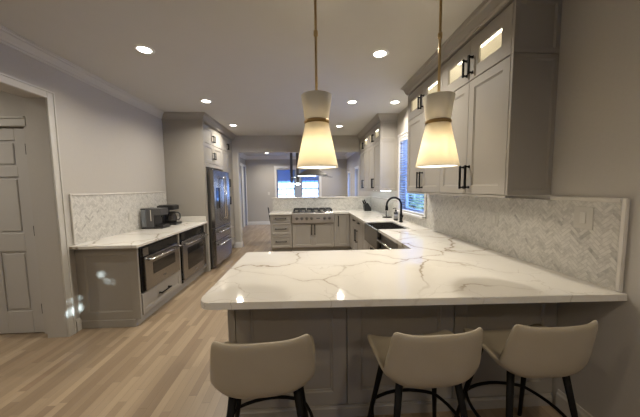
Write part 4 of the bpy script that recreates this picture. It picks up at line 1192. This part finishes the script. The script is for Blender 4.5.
# ------------------------------------------------------------------ counter stools
def stool_proto():
    t = thing('counter_stool', 'proto', 'stool', (0, 0, 0), 'low-backed counter stools at the peninsula')
    # shell profile from the seat front to the top of the back: (y, z, half width, side lift, forward wrap)
    prof = [(0.125, 0.590, 0.222, 0.020, 0), (0.122, 0.616, 0.234, 0.030, 0), (0.06, 0.610, 0.243, 0.042, 0), (-0.01, 0.594, 0.242, 0.058, 0.0), (-0.085, 0.570, 0.236, 0.072, 0.01),
            (-0.150, 0.550, 0.230, 0.080, 0.025), (-0.192, 0.568, 0.228, 0.066, 0.045), (-0.206, 0.635, 0.226, 0.034, 0.052), (-0.215, 0.71, 0.220, 0.012, 0.048), (-0.223, 0.78, 0.212, 0.004, 0.040), (-0.230, 0.832, 0.203, 0.013, 0.034)]
    nu = 13
    bm = BM(); rows = []
    for i, (y, z, hw, lift, wrap) in enumerate(prof):
        row = []
        for k_ in range(nu):
            u = -1 + 2 * k_ / (nu - 1)
            cu = abs(u) ** 3.6
            uu = math.sin(u * math.pi / 2 * 0.985) if False else u
            row.append(bm.verts.new((hw * uu, y + wrap * cu, z + lift * cu)))
        rows.append(row)
    for a, b in zip(rows, rows[1:]):
        for k_ in range(nu - 1): bm.faces.new((a[k_], a[k_ + 1], b[k_ + 1], b[k_]))
    sh = link('seat_shell', bm, M['leather'], t, smooth=True)
    m = sh.modifiers.new('thick', 'SOLIDIFY'); m.thickness = 0.026; m.offset = 0
    m = sh.modifiers.new('smooth', 'SUBSURF'); m.levels = 2; m.render_levels = 2
    pl = BM(); box(pl, -0.13, 0.13, -0.12, 0.09, 0.535, 0.552, bev=0.006)
    link('seat_plate', pl, M['black'], t)
    legs = []
    for sx in (-1, 1):
        for sy, yt, yb in ((-1, -0.120, -0.215), (1, 0.085, 0.190)):
            a = Vector((sx * 0.140, yt, 0.555)); b = Vector((sx * 0.215, yb, 0.0))
            lg = BM()
            rings = []
            for q, (wx, wy) in ((0.0, (0.019, 0.013)), (1.0, (0.011, 0.009))):
                c = a.lerp(b, q)
                rings.append([lg.verts.new(c + Vector((wx * math.cos(th), wy * math.sin(th), 0))) for th in [2 * math.pi * k_ / 12 for k_ in range(12)]])
            for k_ in range(12):
                f = lg.faces.new((rings[0][k_], rings[0][(k_ + 1) % 12], rings[1][(k_ + 1) % 12], rings[1][k_])); f.smooth = True
            lg.faces.new(rings[0][::-1]); lg.faces.new(rings[1])
            link('leg', lg, M['black'], t)
            legs.append(a.lerp(b, (0.555 - 0.235) / 0.555))
    # foot ring bowed outwards between neighbouring legs
    rg = BM()
    order = [legs[0], legs[2], legs[3], legs[1]]
    pts = []
    for i in range(4):
        a, b = order[i], order[(i + 1) % 4]
        mid_ = (a + b) / 2; outd = Vector((mid_.x, mid_.y, 0)).normalized()
        for q in range(8):
            s_ = q / 8; pts.append(a.lerp(b, s_) + outd * 0.045 * 4 * s_ * (1 - s_))
    pts.append(pts[0])
    link('foot_ring', tube(rg, pts, 0.009, 8, cap=False), M['black'], t)
    return t
st0 = stool_proto()
sp = [(-0.213, 1.24, math.radians(4), 'leftmost taupe leather counter stool, standing alone by the peninsula corner'),
      (0.555, 1.245, math.radians(2), 'middle taupe leather counter stool, overlapping the stool to its right'),
      (1.118, 1.268, math.radians(1.5), 'rightmost taupe leather counter stool, nearest the right wall')]
for i, (x, y, rz, lab) in enumerate(sp):
    o = st0 if i == 0 else copy_tree(st0)
    o.location = (x, y, 0); o.rotation_euler = (0, 0, rz); o['label'] = lab

# ------------------------------------------------------------------ added unseen shrubs: they block the sun, their gaps shape its patches indoors
rs = random.Random(11)
SPOTS = [((-2.411, 2.70, 0.32), 0.030), ((-2.411, 2.71, 0.23), 0.03), ((-2.411, 2.70, 0.15), 0.015), ((-2.548, 2.59, 0.36), 0.018), ((-2.575, 2.59, 0.10), 0.010),
         ((-2.12, 2.74, 0.49), -0.012), ((-2.05, 2.74, 0.53), -0.010), ((-1.97, 2.74, 0.56), -0.010), ((-0.02, 1.02, 0.765), -0.004)]
def shrub(xa, xb, ya, yb, zt_, n_leaf, lab):
    t = thing('sun_block_shrub', lab, 'shrub', ((xa + xb) / 2, (ya + yb) / 2, -0.7), 'added sun-blocking shrubs outside the windows')
    lf = BM()
    for i in range(n_leaf):
        c = Vector((rs.uniform(xa, xb), rs.uniform(ya, yb), rs.uniform(0.2, zt_)))
        sz = rs.uniform(0.08, 0.15)
        ok = True
        for P_, rad in SPOTS:  # leaves left out along the sun rays to shape the light patches
            P_ = Vector(P_); tt = (c.y - P_.y) / SUN_DIR.y
            q = P_ + SUN_DIR * tt
            if (Vector((c.x, c.z)) - Vector((q.x, q.z))).length < rad + sz * 0.45: ok = False; break
        if not ok: continue
        a = Vector((rs.gauss(0, 1), rs.gauss(0, 0.5), rs.gauss(0, 1))).normalized()
        b = a.cross(Vector((rs.gauss(0, .4), 1, rs.gauss(0, .4)))).normalized()
        vs = [lf.verts.new(c + a * sz * u + b * sz * v * 0.6) for u, v in ((-1, 0), (0, -1), (1, 0), (0, 1))]
        lf.faces.new(vs)
    link('foliage', lf, M['hedge'], t)
    xm_, ym_ = (xa + xb) / 2, (ya + yb) / 2
    link('stem', tube(BM(), [(xm_, ym_, -0.7), (xm_ + 0.05, ym_, 1.2)], [0.07, 0.03], 8), M['bark'], t)
shrub(-2.6, 0.2, -4.9, -3.9, 3.1, 11000, 'added evergreen shrub shaping the sun patches outside the rear window, left')
shrub(0.45, 2.7, -4.9, -3.9, 3.1, 9500, 'added evergreen shrub shaping the sun patches outside the rear window, right')
shrub(2.95, 5.0, -4.9, -3.9, 3.1, 8000, 'added evergreen shrub blocking the sun outside, beyond the rear right corner')
shrub(2.1, 3.3, 0.2, 1.9, 3.0, 6000, 'added evergreen shrub blocking the sun outside the right hand wall, before the sink window')  # added to keep the sun out of the sink window
shrub(2.1, 3.3, 5.5, 6.7, 2.9, 5000, 'added evergreen shrub blocking the sun outside between the kitchen and dining room windows')  # added to keep the sun off the dining room far wall

for o in C.objects:
    if o.parent is None and o.type == 'EMPTY' and abs(o.location.x - XL) < 1e-4: o.location.x += 0.002
    if o.parent is None and o.name.startswith('backsplash') and abs(o.location.x - XR) < 1e-4: o.location.x -= 0.002
    if o.name.startswith('backsplash') and o.parent is None and abs(o.location.x) < 1e-4: o.location.y -= 0.002
